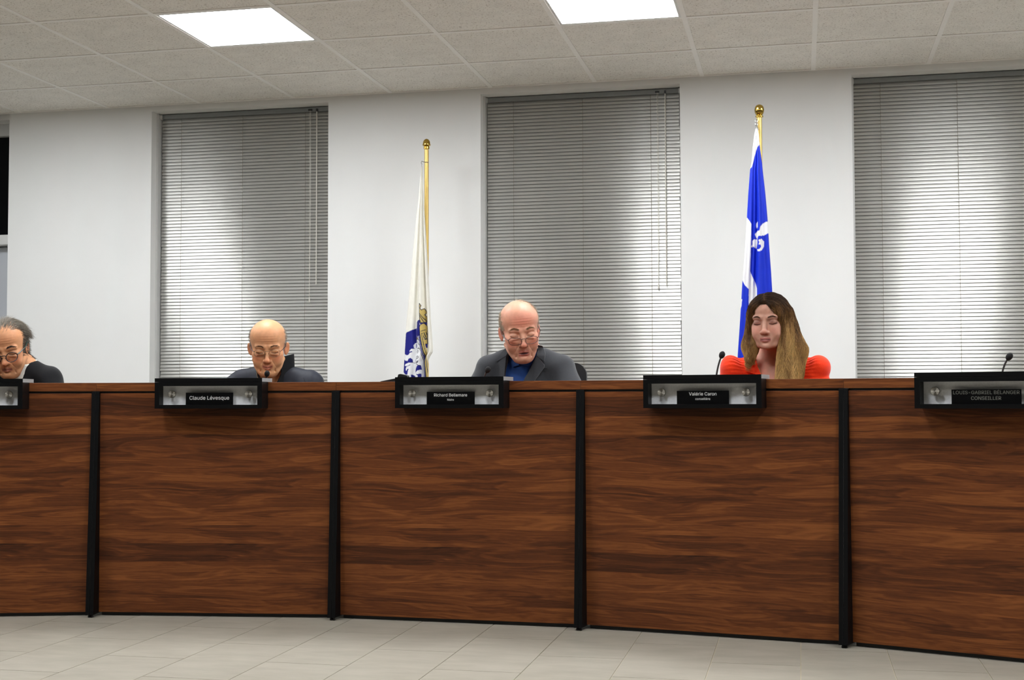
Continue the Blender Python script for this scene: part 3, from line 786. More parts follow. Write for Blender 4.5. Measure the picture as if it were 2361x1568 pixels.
def sd_ell(P, c, r):
    q = [(P[i] - c[i]) / r[i] for i in range(3)]
    k0 = np.sqrt(q[0] ** 2 + q[1] ** 2 + q[2] ** 2)
    k1 = np.sqrt((q[0] / r[0]) ** 2 + (q[1] / r[1]) ** 2 + (q[2] / r[2]) ** 2) + 1e-9
    return k0 * (k0 - 1) / k1

def sd_cap(P, a, b, r0, r1=None):
    if r1 is None: r1 = r0
    d = [b[i] - a[i] for i in range(3)]; l2 = sum(v * v for v in d) + 1e-12
    t = np.clip(sum((P[i] - a[i]) * d[i] for i in range(3)) / l2, 0, 1)
    return np.sqrt(sum((P[i] - a[i] - d[i] * t) ** 2 for i in range(3))) - (r0 + (r1 - r0) * t)

class Field:
    def __init__(self, lo, hi, h):
        self.lo = np.array(lo, float); self.h = h
        n = np.ceil((np.array(hi) - self.lo) / h).astype(int) + 1
        self.ax = [(self.lo[i] + np.arange(n[i]) * h).astype(np.float32) for i in range(3)]
        self.F = np.full(n, 9.0, dtype=np.float32)
    def sub(self, lo, hi):
        sl = []
        for i in range(3):
            a = int(np.searchsorted(self.ax[i], lo[i])); b = int(np.searchsorted(self.ax[i], hi[i]))
            sl.append(slice(max(a - 1, 0), max(b + 1, a + 1)))
        return tuple(sl)
    def P(self, sl=None):
        if sl is None: sl = (slice(None),) * 3
        return (self.ax[0][sl[0]][:, None, None], self.ax[1][sl[1]][None, :, None], self.ax[2][sl[2]][None, None, :])
    def op(self, fn, c, rad, k, sub=False):
        """apply primitive fn(P) near c (bounding radius rad, smoothing k)"""
        lo = [c[i] - rad - 2 * k for i in range(3)]; hi = [c[i] + rad + 2 * k for i in range(3)]
        sl = self.sub(lo, hi)
        if any(s.stop <= s.start for s in sl): return
        d = fn(self.P(sl)).astype(np.float32)
        self.F[sl] = smax(self.F[sl], -d, k) if sub else smin(self.F[sl], d, k)
    def ell(self, c, r, k=0.01, sub=False): self.op(lambda P: sd_ell(P, c, r), c, max(r), k, sub)
    def cap(self, a, b, r0, r1=None, k=0.01, sub=False):
        m = [(a[i] + b[i]) / 2 for i in range(3)]; rad = math.dist(a, b) / 2 + max(r0, r1 or r0)
        self.op(lambda P: sd_cap(P, a, b, r0, r1), m, rad, k, sub)
    def mesh(self):
        F = self.F.copy()
        for ax in range(3):
            idx = [slice(None)] * 3
            for e in (0, -1):
                idx[ax] = e; F[tuple(idx)] = np.maximum(F[tuple(idx)], 0.3 * self.h)
        n = F.shape; ins = F < 0
        cn = (n[0] - 1, n[1] - 1, n[2] - 1)
        cs = np.zeros(cn, dtype=np.int8)
        for a in (0, 1):
            for b in (0, 1):
                for c in (0, 1):
                    cs += ins[a:a + cn[0], b:b + cn[1], c:c + cn[2]]
        act = (cs > 0) & (cs < 8)
        I = np.argwhere(act); idm = np.full(cn, -1, dtype=np.int64); idm[act] = np.arange(len(I))
        S = np.zeros((len(I), 3)); W = np.zeros(len(I))
        cor = [(a, b, c) for a in (0, 1) for b in (0, 1) for c in (0, 1)]
        val = {q: F[I[:, 0] + q[0], I[:, 1] + q[1], I[:, 2] + q[2]].astype(float) for q in cor}
        for q in cor:
            for ax in range(3):
                if q[ax] == 1: continue
                p = list(q); p[ax] = 1; p = tuple(p)
                v0, v1 = val[q], val[p]; m = (v0 < 0) != (v1 < 0)
                t = np.where(m, v0 / np.where(m, v0 - v1, 1), 0)
                e = np.array(q, float)[None, :].repeat(len(I), 0); e[:, ax] = t
                S += e * m[:, None]; W += m
        V = (I + S / W[:, None]) * self.h + self.lo
        quads = []
        for ax in range(3):
            s0 = [slice(None)] * 3; s1 = [slice(None)] * 3
            s0[ax] = slice(0, -1); s1[ax] = slice(1, None)
            a = ins[tuple(s0)]; b = ins[tuple(s1)]
            E_ = np.argwhere(a != b); flip = a[E_[:, 0], E_[:, 1], E_[:, 2]]
            o1, o2 = [(1, 2), (2, 0), (0, 1)][ax]
            ok = (E_[:, o1] > 0) & (E_[:, o2] > 0) & (E_[:, o1] < cn[o1]) & (E_[:, o2] < cn[o2])
            E_ = E_[ok]; flip = flip[ok]
            def cell(d1, d2):
                q = E_.copy(); q[:, o1] -= d1; q[:, o2] -= d2
                return idm[q[:, 0], q[:, 1], q[:, 2]]
            Q = np.stack([cell(1, 1), cell(0, 1), cell(0, 0), cell(1, 0)], 1)
            Q[~flip] = Q[~flip][:, ::-1]
            quads.append(Q)
        return V, np.concatenate(quads)

def vnormals(V, Q):
    n = np.cross(V[Q[:, 2]] - V[Q[:, 0]], V[Q[:, 3]] - V[Q[:, 1]])
    N_ = np.zeros_like(V)
    for i in range(4): np.add.at(N_, Q[:, i], n)
    return N_ / (np.linalg.norm(N_, axis=1, keepdims=True) + 1e-12)

def rotm(pitch, yaw, roll):
    """head rotation: pitch>0 nods down (face is -y), yaw>0 turns the face to +x, roll>0 leans the crown to +x"""
    cp, sp = math.cos(pitch), math.sin(pitch); Rx = np.array([[1, 0, 0], [0, cp, -sp], [0, sp, cp]])
    cy_, sy_ = math.cos(yaw), math.sin(yaw); Rz = np.array([[cy_, -sy_, 0], [sy_, cy_, 0], [0, 0, 1]])
    cr, sr = math.cos(roll), math.sin(roll); Ry = np.array([[cr, 0, sr], [0, 1, 0], [-sr, 0, cr]])
    return Rz @ Ry @ Rx

def bump(d, w): return np.exp(-(d / w) ** 2)

def head_field(cfg, neck_pts):
    """head in its own frame: face looks to -y, ears on x, eyes at z=0.004; neck_pts: neck/chest capsules in head frame"""
    g = cfg.get
    f = Field((-0.112, -0.150, -0.26), (0.112, 0.125, 0.142), 0.0019)
    wd = g('width', 1.0); jw = g('jaw', 1.0); old = g('old', 0.0)
    X, Y, Z = f.P()
    f.F = np.asarray(np.broadcast_to(sd_ell((X, Y, Z), (0, 0.008, 0.045), (0.0755 * wd, 0.098, 0.080 * g('skull', 1.0))), f.F.shape), dtype=np.float32).copy()
    f.F = smin(f.F, sd_ell((X, Y, Z), (0, -0.020, 0.058 * g('skull', 1.0)), (0.066 * wd, 0.072, 0.060 * g('skull', 1.0))).astype(np.float32), 0.02)       # forehead
    f.F = smin(f.F, sd_ell((X, Y, Z), (0, -0.036, -0.022), (0.062 * wd, 0.054, 0.072)).astype(np.float32), 0.025)     # face
    f.F = smin(f.F, sd_ell((X, Y, Z), (0, -0.038, -0.066), (0.053 * jw, 0.047, 0.042)).astype(np.float32), 0.022)     # jaw
    for s in (-1, 1):
        f.cap((s * 0.056 * jw, 0.005, -0.052), (s * 0.030 * jw, -0.060, -0.090), 0.014, 0.015, 0.020)                  # jaw line
        f.ell((s * 0.0445 * wd * g('cheek', 1.0), -0.056, -0.019), (0.0205, 0.024, 0.018), 0.018)                                         # cheekbone
        f.ell((s * 0.036, -0.066, -0.045), (0.022 + 0.004 * old, 0.022, 0.026), 0.016)                                # cheek
    f.ell((0, -0.077, -0.095), (0.021 * jw, 0.017, 0.016), 0.016)                                                     # chin
    if old: f.ell((0, -0.045, -0.108), (0.036, 0.036, 0.018), 0.022)                                                  # under-chin
    for s in (-1, 1):
        f.cap((s * 0.012, -0.0885, 0.021), (s * 0.044, -0.076, 0.021), 0.0085, 0.0075, 0.014)                         # brow ridge
        f.ell((s * 0.033, -0.099, 0.001), (0.0180, 0.0148, 0.0110), 0.010, True)                                      # socket
    # nose
    nl = g('nose', 1.0)
    f.cap((0, -0.088, 0.010), (0, -0.1090 * (0.5 + 0.5 * nl), -0.034), 0.0070, 0.0100, 0.010)
    f.ell((0, -0.1105 * (0.5 + 0.5 * nl), -0.0375), (0.0115, 0.0105, 0.0095), 0.006)
    for s in (-1, 1):
        f.ell((s * 0.0125, -0.0985, -0.0400), (0.0078, 0.0105, 0.0078), 0.005)
        f.ell((s * 0.0068, -0.1045, -0.0480), (0.0040, 0.0052, 0.0034), 0.002, True)
    # lids (looking down) and the slit under them
    for s in (-1, 1):
        f.ell((s * 0.0325, -0.0755, 0.0010), (0.0165, 0.0145, 0.0120), 0.004)
        f.cap((s * 0.0200, -0.0870, -0.0050), (s * 0.0325, -0.0910, -0.0072), 0.0011, 0.0013, 0.0015, True)
        f.cap((s * 0.0325, -0.0910, -0.0072), (s * 0.0450, -0.0835, -0.0045), 0.0013, 0.0010, 0.0015, True)
        f.cap((s * 0.0200, -0.0895, 0.0085), (s * 0.0330, -0.0915, 0.0115), 0.0010, 0.0012, 0.002, True)               # lid crease
        f.cap((s * 0.0330, -0.0915, 0.0115), (s * 0.0455, -0.0840, 0.0080), 0.0012, 0.0010, 0.002, True)
        if old:
            f.cap((s * 0.0200, -0.0880, -0.0110), (s * 0.0420, -0.0850, -0.0150), 0.0040, 0.0040, 0.006)               # eye bag
            f.cap((s * 0.0180, -0.0960, -0.0340), (s * 0.0340, -0.0840, -0.0680), 0.0014, 0.0016, 0.005, True)         # nasolabial fold
            f.cap((s * 0.0280, -0.0850, -0.0720), (s * 0.0310, -0.0770, -0.0900), 0.0008, 0.0008, 0.008, True)
    if old:
        sl = f.sub((-0.055, -0.12, 0.030), (0.055, -0.045, 0.080)); px_, py_, pz_ = f.P(sl)
        wv = np.sin(2 * np.pi * (pz_ + 0.10 * np.abs(px_) ** 1.3) / 0.0105) * np.clip(1 - (px_ / 0.052) ** 2, 0, 1) * np.clip(1 - ((pz_ - 0.053) / 0.024) ** 2, 0, 1)
        f.F[sl] = f.F[sl] + (0.00045 * wv).astype(np.float32)
    # mouth: muzzle, lips, parting
    f.ell((0, -0.078, -0.066), (0.030, 0.0150, 0.021), 0.014)
    mo = g('mouth_open', 0.0); sm = g('smile', 0.0)
    for s in (-1, 1):
        f.cap((0, -0.0945, -0.0645), (s * 0.022, -0.0840, -0.0695 + sm), 0.0046, 0.0022, 0.004)
        f.cap((0, -0.0940, -0.0760 - mo), (s * 0.019, -0.0845, -0.0715 - 0.5 * mo + sm), 0.0056, 0.0026, 0.004)
        f.cap((0, -0.1000, -0.0703 - 0.5 * mo), (s * 0.021, -0.0880, -0.0705 - 0.4 * mo + sm), 0.0010 + 0.42 * mo, 0.0008, 0.0012, True)
    f.cap((0, -0.1000, -0.0510), (0, -0.0990, -0.0590), 0.0020, 0.0026, 0.004, True)                                  # philtrum
    f.ell((0, -0.0960, -0.0850), (0.014, 0.0060, 0.0040), 0.006, True)                                                # under lip
    # ears
    eo = g('ears', 1.0)
    for s in (-1, 1):
        c = (s * (0.0715 + 0.0035 * eo) * wd, 0.016, -0.008); a = s * 0.42 * eo
        def ear(P, c=c, a=a):
            x = P[0] - c[0]; y = P[1] - c[1]; z = P[2] - c[2]
            ca, sa = math.cos(a), math.sin(a)
            xr = x * ca - y * sa * 1.0; yr = x * sa + y * ca
            yr = yr - 0.18 * z
            o_ = sd_ell((xr, yr, z), (0, 0, 0), (0.0062, 0.0165, 0.0285))
            inn = sd_ell((xr, yr, z), (s * 0.0062, -0.003, 0.003), (0.0045, 0.0115, 0.0195))
            return smax(o_, -inn, 0.003)
        f.op(ear, c, 0.036, 0.007)
    if g('long_neck', True):
        for (a_, b_, r0, r1, k) in neck_pts:
            f.F = smin(f.F, sd_cap((X, Y, Z), a_, b_, r0, r1).astype(np.float32), k)
    return f

def head_colors(V, cfg):
    skin = np.array(lin(cfg['skin'])); red = np.array(lin(cfg.get('red', (214, 118, 96)))); lip = np.array(lin(cfg.get('lip', (176, 92, 82))))
    c = np.tile(skin, (len(V), 1)); x, y, z = V[:, 0], V[:, 1], V[:, 2]; ax = np.abs(x)
    fr = (y < -0.03)
    w = np.zeros(len(V))
    w = np.maximum(w, 0.55 * bump(np.hypot(ax - 0.043, (z + 0.030) * 1.1), 0.022) * fr)      # cheeks
    w = np.maximum(w, 0.55 * bump(np.hypot(x, (z + 0.037)), 0.016) * (y < -0.08))             # nose
    w = np.maximum(w, 0.60 * bump(np.hypot((ax - 0.079), (z + 0.006) * 0.6), 0.016))          # ears
    w = np.maximum(w, cfg.get('flush', 0.3) * bump(np.hypot(x * 0.6, z - 0.06), 0.035) * (y < -0.02))
    c = c * (1 - w[:, None]) + red * w[:, None]
    mo = cfg.get('mouth_open', 0.0)
    sm = cfg.get('smile', 0.0) * (ax / 0.021) ** 1.5; z0 = z; z = z - sm
    lz = np.where(z > -0.0705, -0.0655 - 0.10 * ax, -0.0755 - 0.8 * mo + 0.12 * ax)
    w = np.clip(cfg.get('lipw', 0.75) * 1.35 * bump((z - lz), 0.0046 + 0.3 * mo) * np.clip((0.0235 - ax) / 0.004, 0, 1), 0, 1) * (y < -0.078)
    w = np.minimum(w, cfg.get('lipw', 0.75)); c = c * (1 - w[:, None]) + lip * w[:, None]
    # dark mouth parting, lash line
    part = (np.abs(z + 0.0705 + 0.45 * mo) < 0.0011 + 0.40 * mo * np.clip(1 - (ax / 0.018) ** 2, 0, 1)) & (ax < 0.021) & (y < -0.076)
    c[part] = np.array(lin((66, 30, 28)))
    z = z0
    lz = np.interp(ax, [0.018, 0.0200, 0.0325, 0.0450, 0.048], [-0.0045, -0.0052, -0.0074, -0.0047, -0.003])
    w = np.clip(cfg.get('lash', 0.8) * bump(z - lz, 0.0019) * (ax > 0.017) * (ax < 0.0485) * (y < -0.07) * 1.4, 0, 0.92)
    c = c * (1 - w[:, None]) + np.array(lin((40, 26, 24))) * w[:, None]
    sh = cfg.get('lid_tint', 0.0)
    if sh:
        w = sh * bump(np.hypot((ax - 0.032) * 0.6, z - 0.004), 0.011) * (y < -0.07)
        c = c * (1 - w[:, None]) + np.array(lin((120, 72, 62))) * w[:, None]
    st = cfg.get('stubble')
    if st is not None:
        w = st[1] * np.clip((-0.045 - z) / 0.02, 0, 1) * np.clip((-(y) + 0.03) / 0.03, 0, 1) * np.clip((z + 0.118) / 0.012, 0, 1)
        c = c * (1 - w[:, None]) + np.array(lin(st[0])) * w[:, None]
    return c

def strand_mesh(name, paths, w0, colors, mat, taper=0.25):
    """paths (n, m, 3): each strand a three-sided tapering blade"""
    n, m, _ = paths.shape
    t = np.gradient(paths, axis=1); t /= np.linalg.norm(t, axis=2, keepdims=True) + 1e-12
    ref = np.zeros_like(t); ref[..., 2] = 1; ref[np.abs(t[..., 2]) > 0.9] = (1, 0, 0)
    a = np.cross(t, ref); a /= np.linalg.norm(a, axis=2, keepdims=True) + 1e-12
    b = np.cross(a, t)
    prof = np.linspace(1, taper, m)[None, :, None] * (w0 if np.ndim(w0) == 0 else np.asarray(w0)[:, None, None])
    ring = [paths + (a * math.cos(q) + b * math.sin(q)) * prof for q in (0.5, 2.6, 4.7)]
    V = np.stack(ring, 2).reshape(-1, 3)
    base = (np.arange(n)[:, None] * m + np.arange(m - 1)[None, :]).ravel() * 3
    Q = []
    for k in range(3):
        k2 = (k + 1) % 3
        Q.append(np.stack([base + k, base + k2, base + 3 + k2, base + 3 + k], 1))
    Q = np.concatenate(Q)
    C = np.repeat(colors, m * 3, axis=0) if colors.ndim == 2 else np.repeat(colors.reshape(-1, 3), 3, axis=0)
    return np_mesh(name, V, Q, mat, True, C)

def grow(roots, normals, dirfn, length, m, rng, lift=0.25, jitter=0.15, gravity=0.0, shell=None):
    n = len(roots); P = np.zeros((n, m, 3)); P[:, 0] = roots
    L_ = length if np.ndim(length) else np.full(n, length)
    step = (L_ / (m - 1))[:, None]
    jit = rng.normal(0, jitter, (n, 3))
    d = normals * lift + dirfn(roots) + jit
    d /= np.linalg.norm(d, axis=1, keepdims=True)
    for k in range(1, m):
        P[:, k] = P[:, k - 1] + d * step
        nd = dirfn(P[:, k]) + jit
        nd[:, 2] -= gravity * k / m
        d = 0.55 * d + 0.45 * nd / (np.linalg.norm(nd, axis=1, keepdims=True) + 1e-9)
        d /= np.linalg.norm(d, axis=1, keepdims=True)
        if shell is not None:
            c, r = shell
            q = (P[:, k] - c) / r; l = np.linalg.norm(q, axis=1, keepdims=True)
            P[:, k] = np.where(l < 1, c + q / np.maximum(l, 1e-6) * r, P[:, k])
    return P

def spectacles(parent, to_body, cfg, rim_mat, temple_mat):
    """rims, bridge, temples and lenses in head frame; cfg: cz, w, h, gap, dy, tilt, r, half (rimless below)"""
    o = bpy.data.objects.new('spectacles', None); o.empty_display_size = 0.05; link(o, parent)
    cz, w, h, cx, yy, r = cfg['cz'], cfg['w'], cfg['h'], cfg['cx'], cfg['y'], cfg['r']
    sq = cfg.get('sq', 2.6); tilt = cfg.get('tilt', 0.15)
    def T3(p): return tuple(to_body(np.array([p]))[0])
    for s in (-1, 1):
        loop = []
        for q in np.linspace(0, 2 * math.pi, 37)[:-1]:
            ca, sa = math.cos(q), math.sin(q)
            x = s * cx + w / 2 * math.copysign(abs(ca) ** (2 / sq), ca); dz = h / 2 * math.copysign(abs(sa) ** (2 / sq), sa)
            loop.append((x, yy + 9.0 * (abs(x) - 0.015) ** 2 * 1.2 + dz * tilt, cz + dz))
        MB().tube([T3(p) for p in loop], r, 6, True).build('rim', rim_mat, o, smooth=True)
        ctr = (s * cx, yy + 9.0 * (cx - 0.015) ** 2 * 1.2, cz)
        mb = MB(); ring = [T3(p) for p in loop]
        mb.add(ring + [T3(ctr)], [(i, (i + 1) % 36, 36) for i in range(36)])
        mb.build('lens', M['lens'], o)
        hx = s * (cx + w / 2); hy = yy + 9.0 * (cx + w / 2 - 0.015) ** 2 * 1.2
        ex, ey, ez = s * cfg.get('ear_x', 0.078), cfg.get('ear_y', 0.018), cfg.get('ear_z', 0.018)
        MB().tube([T3(p) for p in [(hx, hy, cz + h * 0.2), (hx + s * 0.005, hy + 0.006, cz + h * 0.22), (s * (abs(ex) + 0.001), (hy + ey) / 2, (cz + h * 0.2 + ez) / 2 + 0.001), (ex, ey - 0.005, ez), (ex, ey + 0.018, ez - 0.018)]], r * cfg.get('tr', 1.2), 6).build('temple', temple_mat, o, smooth=True)
    bz = cz + h * cfg.get('bridge', 0.25)
    xi = cx - w / 2 + 0.001
    MB().tube([T3(p) for p in [(-xi, yy + 0.002, bz), (-xi * 0.4, yy - 0.003, bz + 0.003), (xi * 0.4, yy - 0.003, bz + 0.003), (xi, yy + 0.002, bz)]], r, 6).build('bridge', rim_mat, o, smooth=True)
    for s in (-1, 1):
        MB().tube([T3(p) for p in [(s * xi, yy + 0.001, bz - 0.004), (s * (xi - 0.0035), yy + 0.006, bz - 0.011)]], [r * 0.6, r * 1.5], 6).build('nose_pad', rim_mat, o, smooth=True)
    return o

def body_rest(zs, lean, skin, arm=0.235):
    """torso, arms with hands, seated legs in body frame (origin on the floor under the hips, facing -y)"""
    f = Field((-0.42, -0.62, 0.0), (0.42, 0.30, zs + 0.05), 0.0125)
    X, Y, Z = f.P()
    yy = lean
    f.F = np.asarray(np.broadcast_to(sd_cap((X, Y, Z), (0, 0.10, 0.56), (0, yy + 0.035, zs - 0.17), 0.110, 0.075), f.F.shape), dtype=np.float32).copy()
    f.F = smin(f.F, sd_cap((X, Y, Z), (-0.12, yy + 0.01, zs - 0.105), (0.12, yy + 0.01, zs - 0.105), 0.036).astype(np.float32), 0.06)
    for s in (-1, 1):
        sh = (s * 0.150, yy + 0.005, zs - 0.115); el = (s * (arm + 0.02), yy - 0.05, 0.80); wr = (s * 0.10, yy - 0.20, 0.785)
        f.F = smin(f.F, sd_cap((X, Y, Z), sh, el, 0.038, 0.034).astype(np.float32), 0.03)
        f.F = smin(f.F, sd_cap((X, Y, Z), el, wr, 0.036, 0.024).astype(np.float32), 0.02)
        f.F = smin(f.F, sd_ell((X, Y, Z), (wr[0] - s * 0.02, wr[1] - 0.045, wr[2] - 0.008), (0.038, 0.045, 0.015)).astype(np.float32), 0.015)
        hip = (s * 0.09, 0.08, 0.54); kn = (s * 0.13, -0.28, 0.53); an = (s * 0.12, -0.12, 0.09)
        f.F = smin(f.F, sd_cap((X, Y, Z), hip, kn, 0.080, 0.058).astype(np.float32), 0.03)
        f.F = smin(f.F, sd_cap((X, Y, Z), kn, an, 0.052, 0.036).astype(np.float32), 0.02)
        f.F = smin(f.F, sd_cap((X, Y, Z), (an[0], an[1] + 0.02, 0.036), (an[0], an[1] - 0.16, 0.032), 0.034, 0.028).astype(np.float32), 0.02)
    V, Q = f.mesh()
    mb = MB()
    for s in (-1, 1):                      # fingers: five unequal bent chains rooted in the palm
        w = Vector((s * 0.08, yy - 0.265, 0.781))
        for k, (dx, ln) in enumerate(((-0.027, 0.060), (-0.009, 0.074), (0.009, 0.078), (0.026, 0.070))):
            p0 = w + Vector((dx, 0.0, 0)); p1 = p0 + Vector((dx * 0.15, -ln * 0.45, 0.004)); p2 = p1 + Vector((0, -ln * 0.3, -0.008)); p3 = p2 + Vector((0, -ln * 0.25, -0.010))
            mb.tube([p0, p1, p2, p3], [0.0095, 0.009, 0.008, 0.006], 8)
        p0 = w + Vector((-s * 0.030, 0.035, 0)); mb.tube([p0, p0 + Vector((-s * 0.022, -0.020, 0.0)), p0 + Vector((-s * 0.026, -0.048, -0.004))], [0.011, 0.0095, 0.007], 8)
    return V, Q, mb

def patch(mb, A, B, n, m, yfn, off, thick=0.003):
    """strip between polylines A and B (x,z) laid on the garment: y comes from yfn(x,z); double sided with thickness"""
    def rs(Pl, k):
        Pl = np.array(Pl, float); d = np.concatenate([[0], np.cumsum(np.hypot(*np.diff(Pl, axis=0).T))]); t = np.linspace(0, d[-1], k)
        return np.stack([np.interp(t, d, Pl[:, 0]), np.interp(t, d, Pl[:, 1])], 1)
    a = rs(A, n); b = rs(B, n); s = np.linspace(0, 1, m)
    XZ = a[:, None] * (1 - s[None, :, None]) + b[:, None] * s[None, :, None]
    y = yfn(XZ[..., 0].ravel(), XZ[..., 1].ravel()).reshape(n, m)
    o_ = off if np.ndim(off) == 0 else np.asarray(off)[None, :]
    front = np.stack([XZ[..., 0], y - o_ - thick, XZ[..., 1]], -1); back = np.stack([XZ[..., 0], y - o_ + 0.004, XZ[..., 1]], -1)
    V = np.concatenate([front.reshape(-1, 3), back.reshape(-1, 3)]); N0 = n * m
    F_ = []
    for i in range(n - 1):
        for j in range(m - 1):
            q = (i * m + j, i * m + j + 1, (i + 1) * m + j + 1, (i + 1) * m + j); F_.append(q); F_.append(tuple(N0 + v for v in q[::-1]))
    rim = [i * m for i in range(n)] + [(n - 1) * m + j for j in range(1, m)] + [i * m + m - 1 for i in range(n - 2, -1, -1)] + [j for j in range(m - 2, 0, -1)]
    for i in range(len(rim)):
        p, q = rim[i], rim[(i + 1) % len(rim)]; F_.append((p, q, N0 + q, N0 + p))
    mb.add(V, F_)

def surf_y(F, lo, h, zmin=None):
    """first hit of the garment surface along +y for given x,z (vectorised lookup)"""
    ins = F < 0
    first = np.argmax(ins, axis=1); hit = ins.any(axis=1)
    ysurf = np.where(hit, lo[1] + first * h, np.nan)
    # refine
    ii, kk = np.nonzero(hit & (first > 0))
    f0 = F[ii, first[ii, kk] - 1, kk]; f1 = F[ii, first[ii, kk], kk]
    ysurf[ii, kk] -= h * (f1 / (f1 - f0 + 1e-9)) * 1.0
    fill = np.nanmedian(ysurf)
    def fn(x, z):
        i = np.clip((x - lo[0]) / h, 0, F.shape[0] - 1.001); k = np.clip((z - lo[2]) / h, 0, F.shape[2] - 1.001)
        i0 = i.astype(int); k0 = k.astype(int); fi = i - i0; fk = k - k0
        Y_ = np.where(np.isnan(ysurf), fill, ysurf)
        return (Y_[i0, k0] * (1 - fi) * (1 - fk) + Y_[i0 + 1, k0] * fi * (1 - fk) + Y_[i0, k0 + 1] * (1 - fi) * fk + Y_[i0 + 1, k0 + 1] * fi * fk)
    return fn

def person_base(cfg):
    """returns root object (body mesh) and head transform"""
    C = np.array(cfg['head']); R = rotm(*cfg['rot']); s = cfg['scale']
    to_body = lambda P: (C + s * (np.asarray(P) @ R.T))
    to_head = lambda p: tuple((R.T @ (np.array(p) - C)) / s)
    zs = cfg['zs']; lean = cfg['lean']
    hb = to_head(to_body(np.array([[0, 0.030, -0.055]]))[0])
    nb = to_head((cfg.get('nx', 0.0), lean + 0.028, zs + 0.005)); nr = cfg.get('neck', 0.051) / s
    ch = [((0, 0.034, -0.050), nb, nr * 0.98, nr * 1.05, 0.016)]
    for sd in (-1, 1):
        ch.append((nb, to_head((sd * 0.13 + cfg.get('nx', 0), lean + 0.02, zs - 0.060)), 0.040 / s, 0.036 / s, 0.03))
    ch.append((nb, to_head((0, lean + 0.005, zs - 0.15)), 0.050 / s, 0.066 / s, 0.03))
    f = head_field(cfg, ch)
    V, Q = f.mesh(); Nn = vnormals(V, Q); C_ = head_colors(V, cfg)
    # small second field for the rest of the body, same mesh
    Vb, Qb, fing = body_rest(zs, lean, cfg['skin'])
    cb = np.tile(lin(cfg['skin']), (len(Vb) + len(fing.v), 1))
    fv = np.array(fing.v); fq = [q for q in fing.f]
    quads = [q for q in fq if len(q) == 4]
    # fingertip caps as quads of the 8-gon
    for q in fq:
        if len(q) == 8: quads += [(q[0], q[1], q[2], q[3]), (q[0], q[3], q[4], q[7]), (q[4], q[5], q[6], q[7])]
    n0, n1 = len(V), len(Vb)
    me = np_mesh('person', np.concatenate([to_body(V), Vb, fv]), np.concatenate([Q, Qb + n0, np.array(quads) + n0 + n1]), M['skin'], True, np.concatenate([C_, cb]))
    o = bpy.data.objects.new('person', me); link(o); o.location = cfg['loc']; o.rotation_euler = (0, 0, cfg.get('turn', 0.0))
    tag(o, cfg['label'], 'person', 'people seated behind the desk')
    return o, V, Nn, to_body, zs, lean

def brows(parent, to_body, col, rng, thick=1.0, zo=0.0, n=240):
    u = rng.uniform(0, 1, n); s = np.where(np.arange(n) % 2 == 0, -1, 1)
    x = s * (0.013 + 0.034 * u); z = 0.0195 + zo + 0.008 * np.sin(np.pi * np.clip(u * 0.9 + 0.05, 0, 1)) + rng.normal(0, 0.0018 * thick, n) * (1.1 - 0.6 * u)
    y = -0.0985 + 0.0175 * (np.abs(x) / 0.047) ** 2.2
    R0 = np.stack([x, y, z], 1)
    d = np.stack([s * 0.9, np.full(n, -0.05) + 0.5 * u, 0.25 - 0.5 * u], 1)
    P = grow(R0, np.tile([0, -1.0, 0], (n, 1)), lambda q: d, rng.uniform(0.007, 0.011, n), 4, rng, 0.1, 0.18)
    c = np.array(lin(col))[None] * rng.uniform(0.7, 1.25, (n, 1))
    for sd in (-1, 1):
        k_ = s == sd
        me = strand_mesh('eyebrow', to_body(P[k_].reshape(-1, 3)).reshape(P[k_].shape), 0.00055 * thick, c[k_], M['hair'])
        link(bpy.data.objects.new('eyebrow', me), parent)

def garment_field(zs, lean, puff=None, bulk=0.0, arm_dx=0.0, slope=0.030, sw=0.165, neckr=0.062, nx=0.0, elbows=None, h=0.0042, zlo=0.70):
    f = Field((-0.40, -0.36, zlo), (0.40, 0.26, zs + 0.10), h)
    X, Y, Z = f.P(); A = (X, Y, Z)
    f.F = np.asarray(np.broadcast_to(sd_ell(A, (0, lean + 0.03, zs - 0.26), (0.185 + bulk, 0.125 + bulk, 0.27)), f.F.shape), dtype=np.float32).copy()
    for s in (-1, 1):
        f.F = smin(f.F, sd_cap(A, (nx + s * 0.035, lean + 0.015, zs - 0.026), (s * sw, lean + 0.01, zs - 0.026 - slope), 0.050 + bulk, 0.050 + bulk).astype(np.float32), 0.05)
        sh = (s * (sw + 0.010), lean + 0.005, zs - 0.062 - slope * 0.6); el = (elbows or {}).get(s, (s * (0.255 + arm_dx), lean - 0.06, 0.80))
        f.F = smin(f.F, sd_cap(A, sh, el, 0.060 + bulk, 0.056 + bulk).astype(np.float32), 0.028)
        f.F = smin(f.F, sd_cap(A, el, (s * 0.11, lean - 0.17, 0.795), 0.052 + bulk, 0.038).astype(np.float32), 0.03)
    return f

def folds(f, seed, amp, dirs):
    """soft cloth folds: add directional waves to the field"""
    X, Y, Z = f.P(); rng = np.random.default_rng(seed)
    w = 0
    for (kx, ky, kz, a) in dirs:
        w = w + a * np.sin(kx * X + ky * Y + kz * Z + rng.uniform(0, 6.28) + 1.6 * np.sin(9 * X + 7 * Z + rng.uniform(0, 6)))
    f.F = (f.F + amp * w).astype(np.float32)

def neck_cut(f, a, b, r0, r1, k=0.006):
    f.F = smax(f.F, -sd_cap(f.P(), a, b, r0, r1).astype(np.float32), k)

def clothe(name, f, mat, parent, label=None):
    V, Q = f.mesh()
    o = bpy.data.objects.new(name, np_mesh(name, V, Q, mat, True)); link(o, parent)
    if label: o['label'] = label
    return o

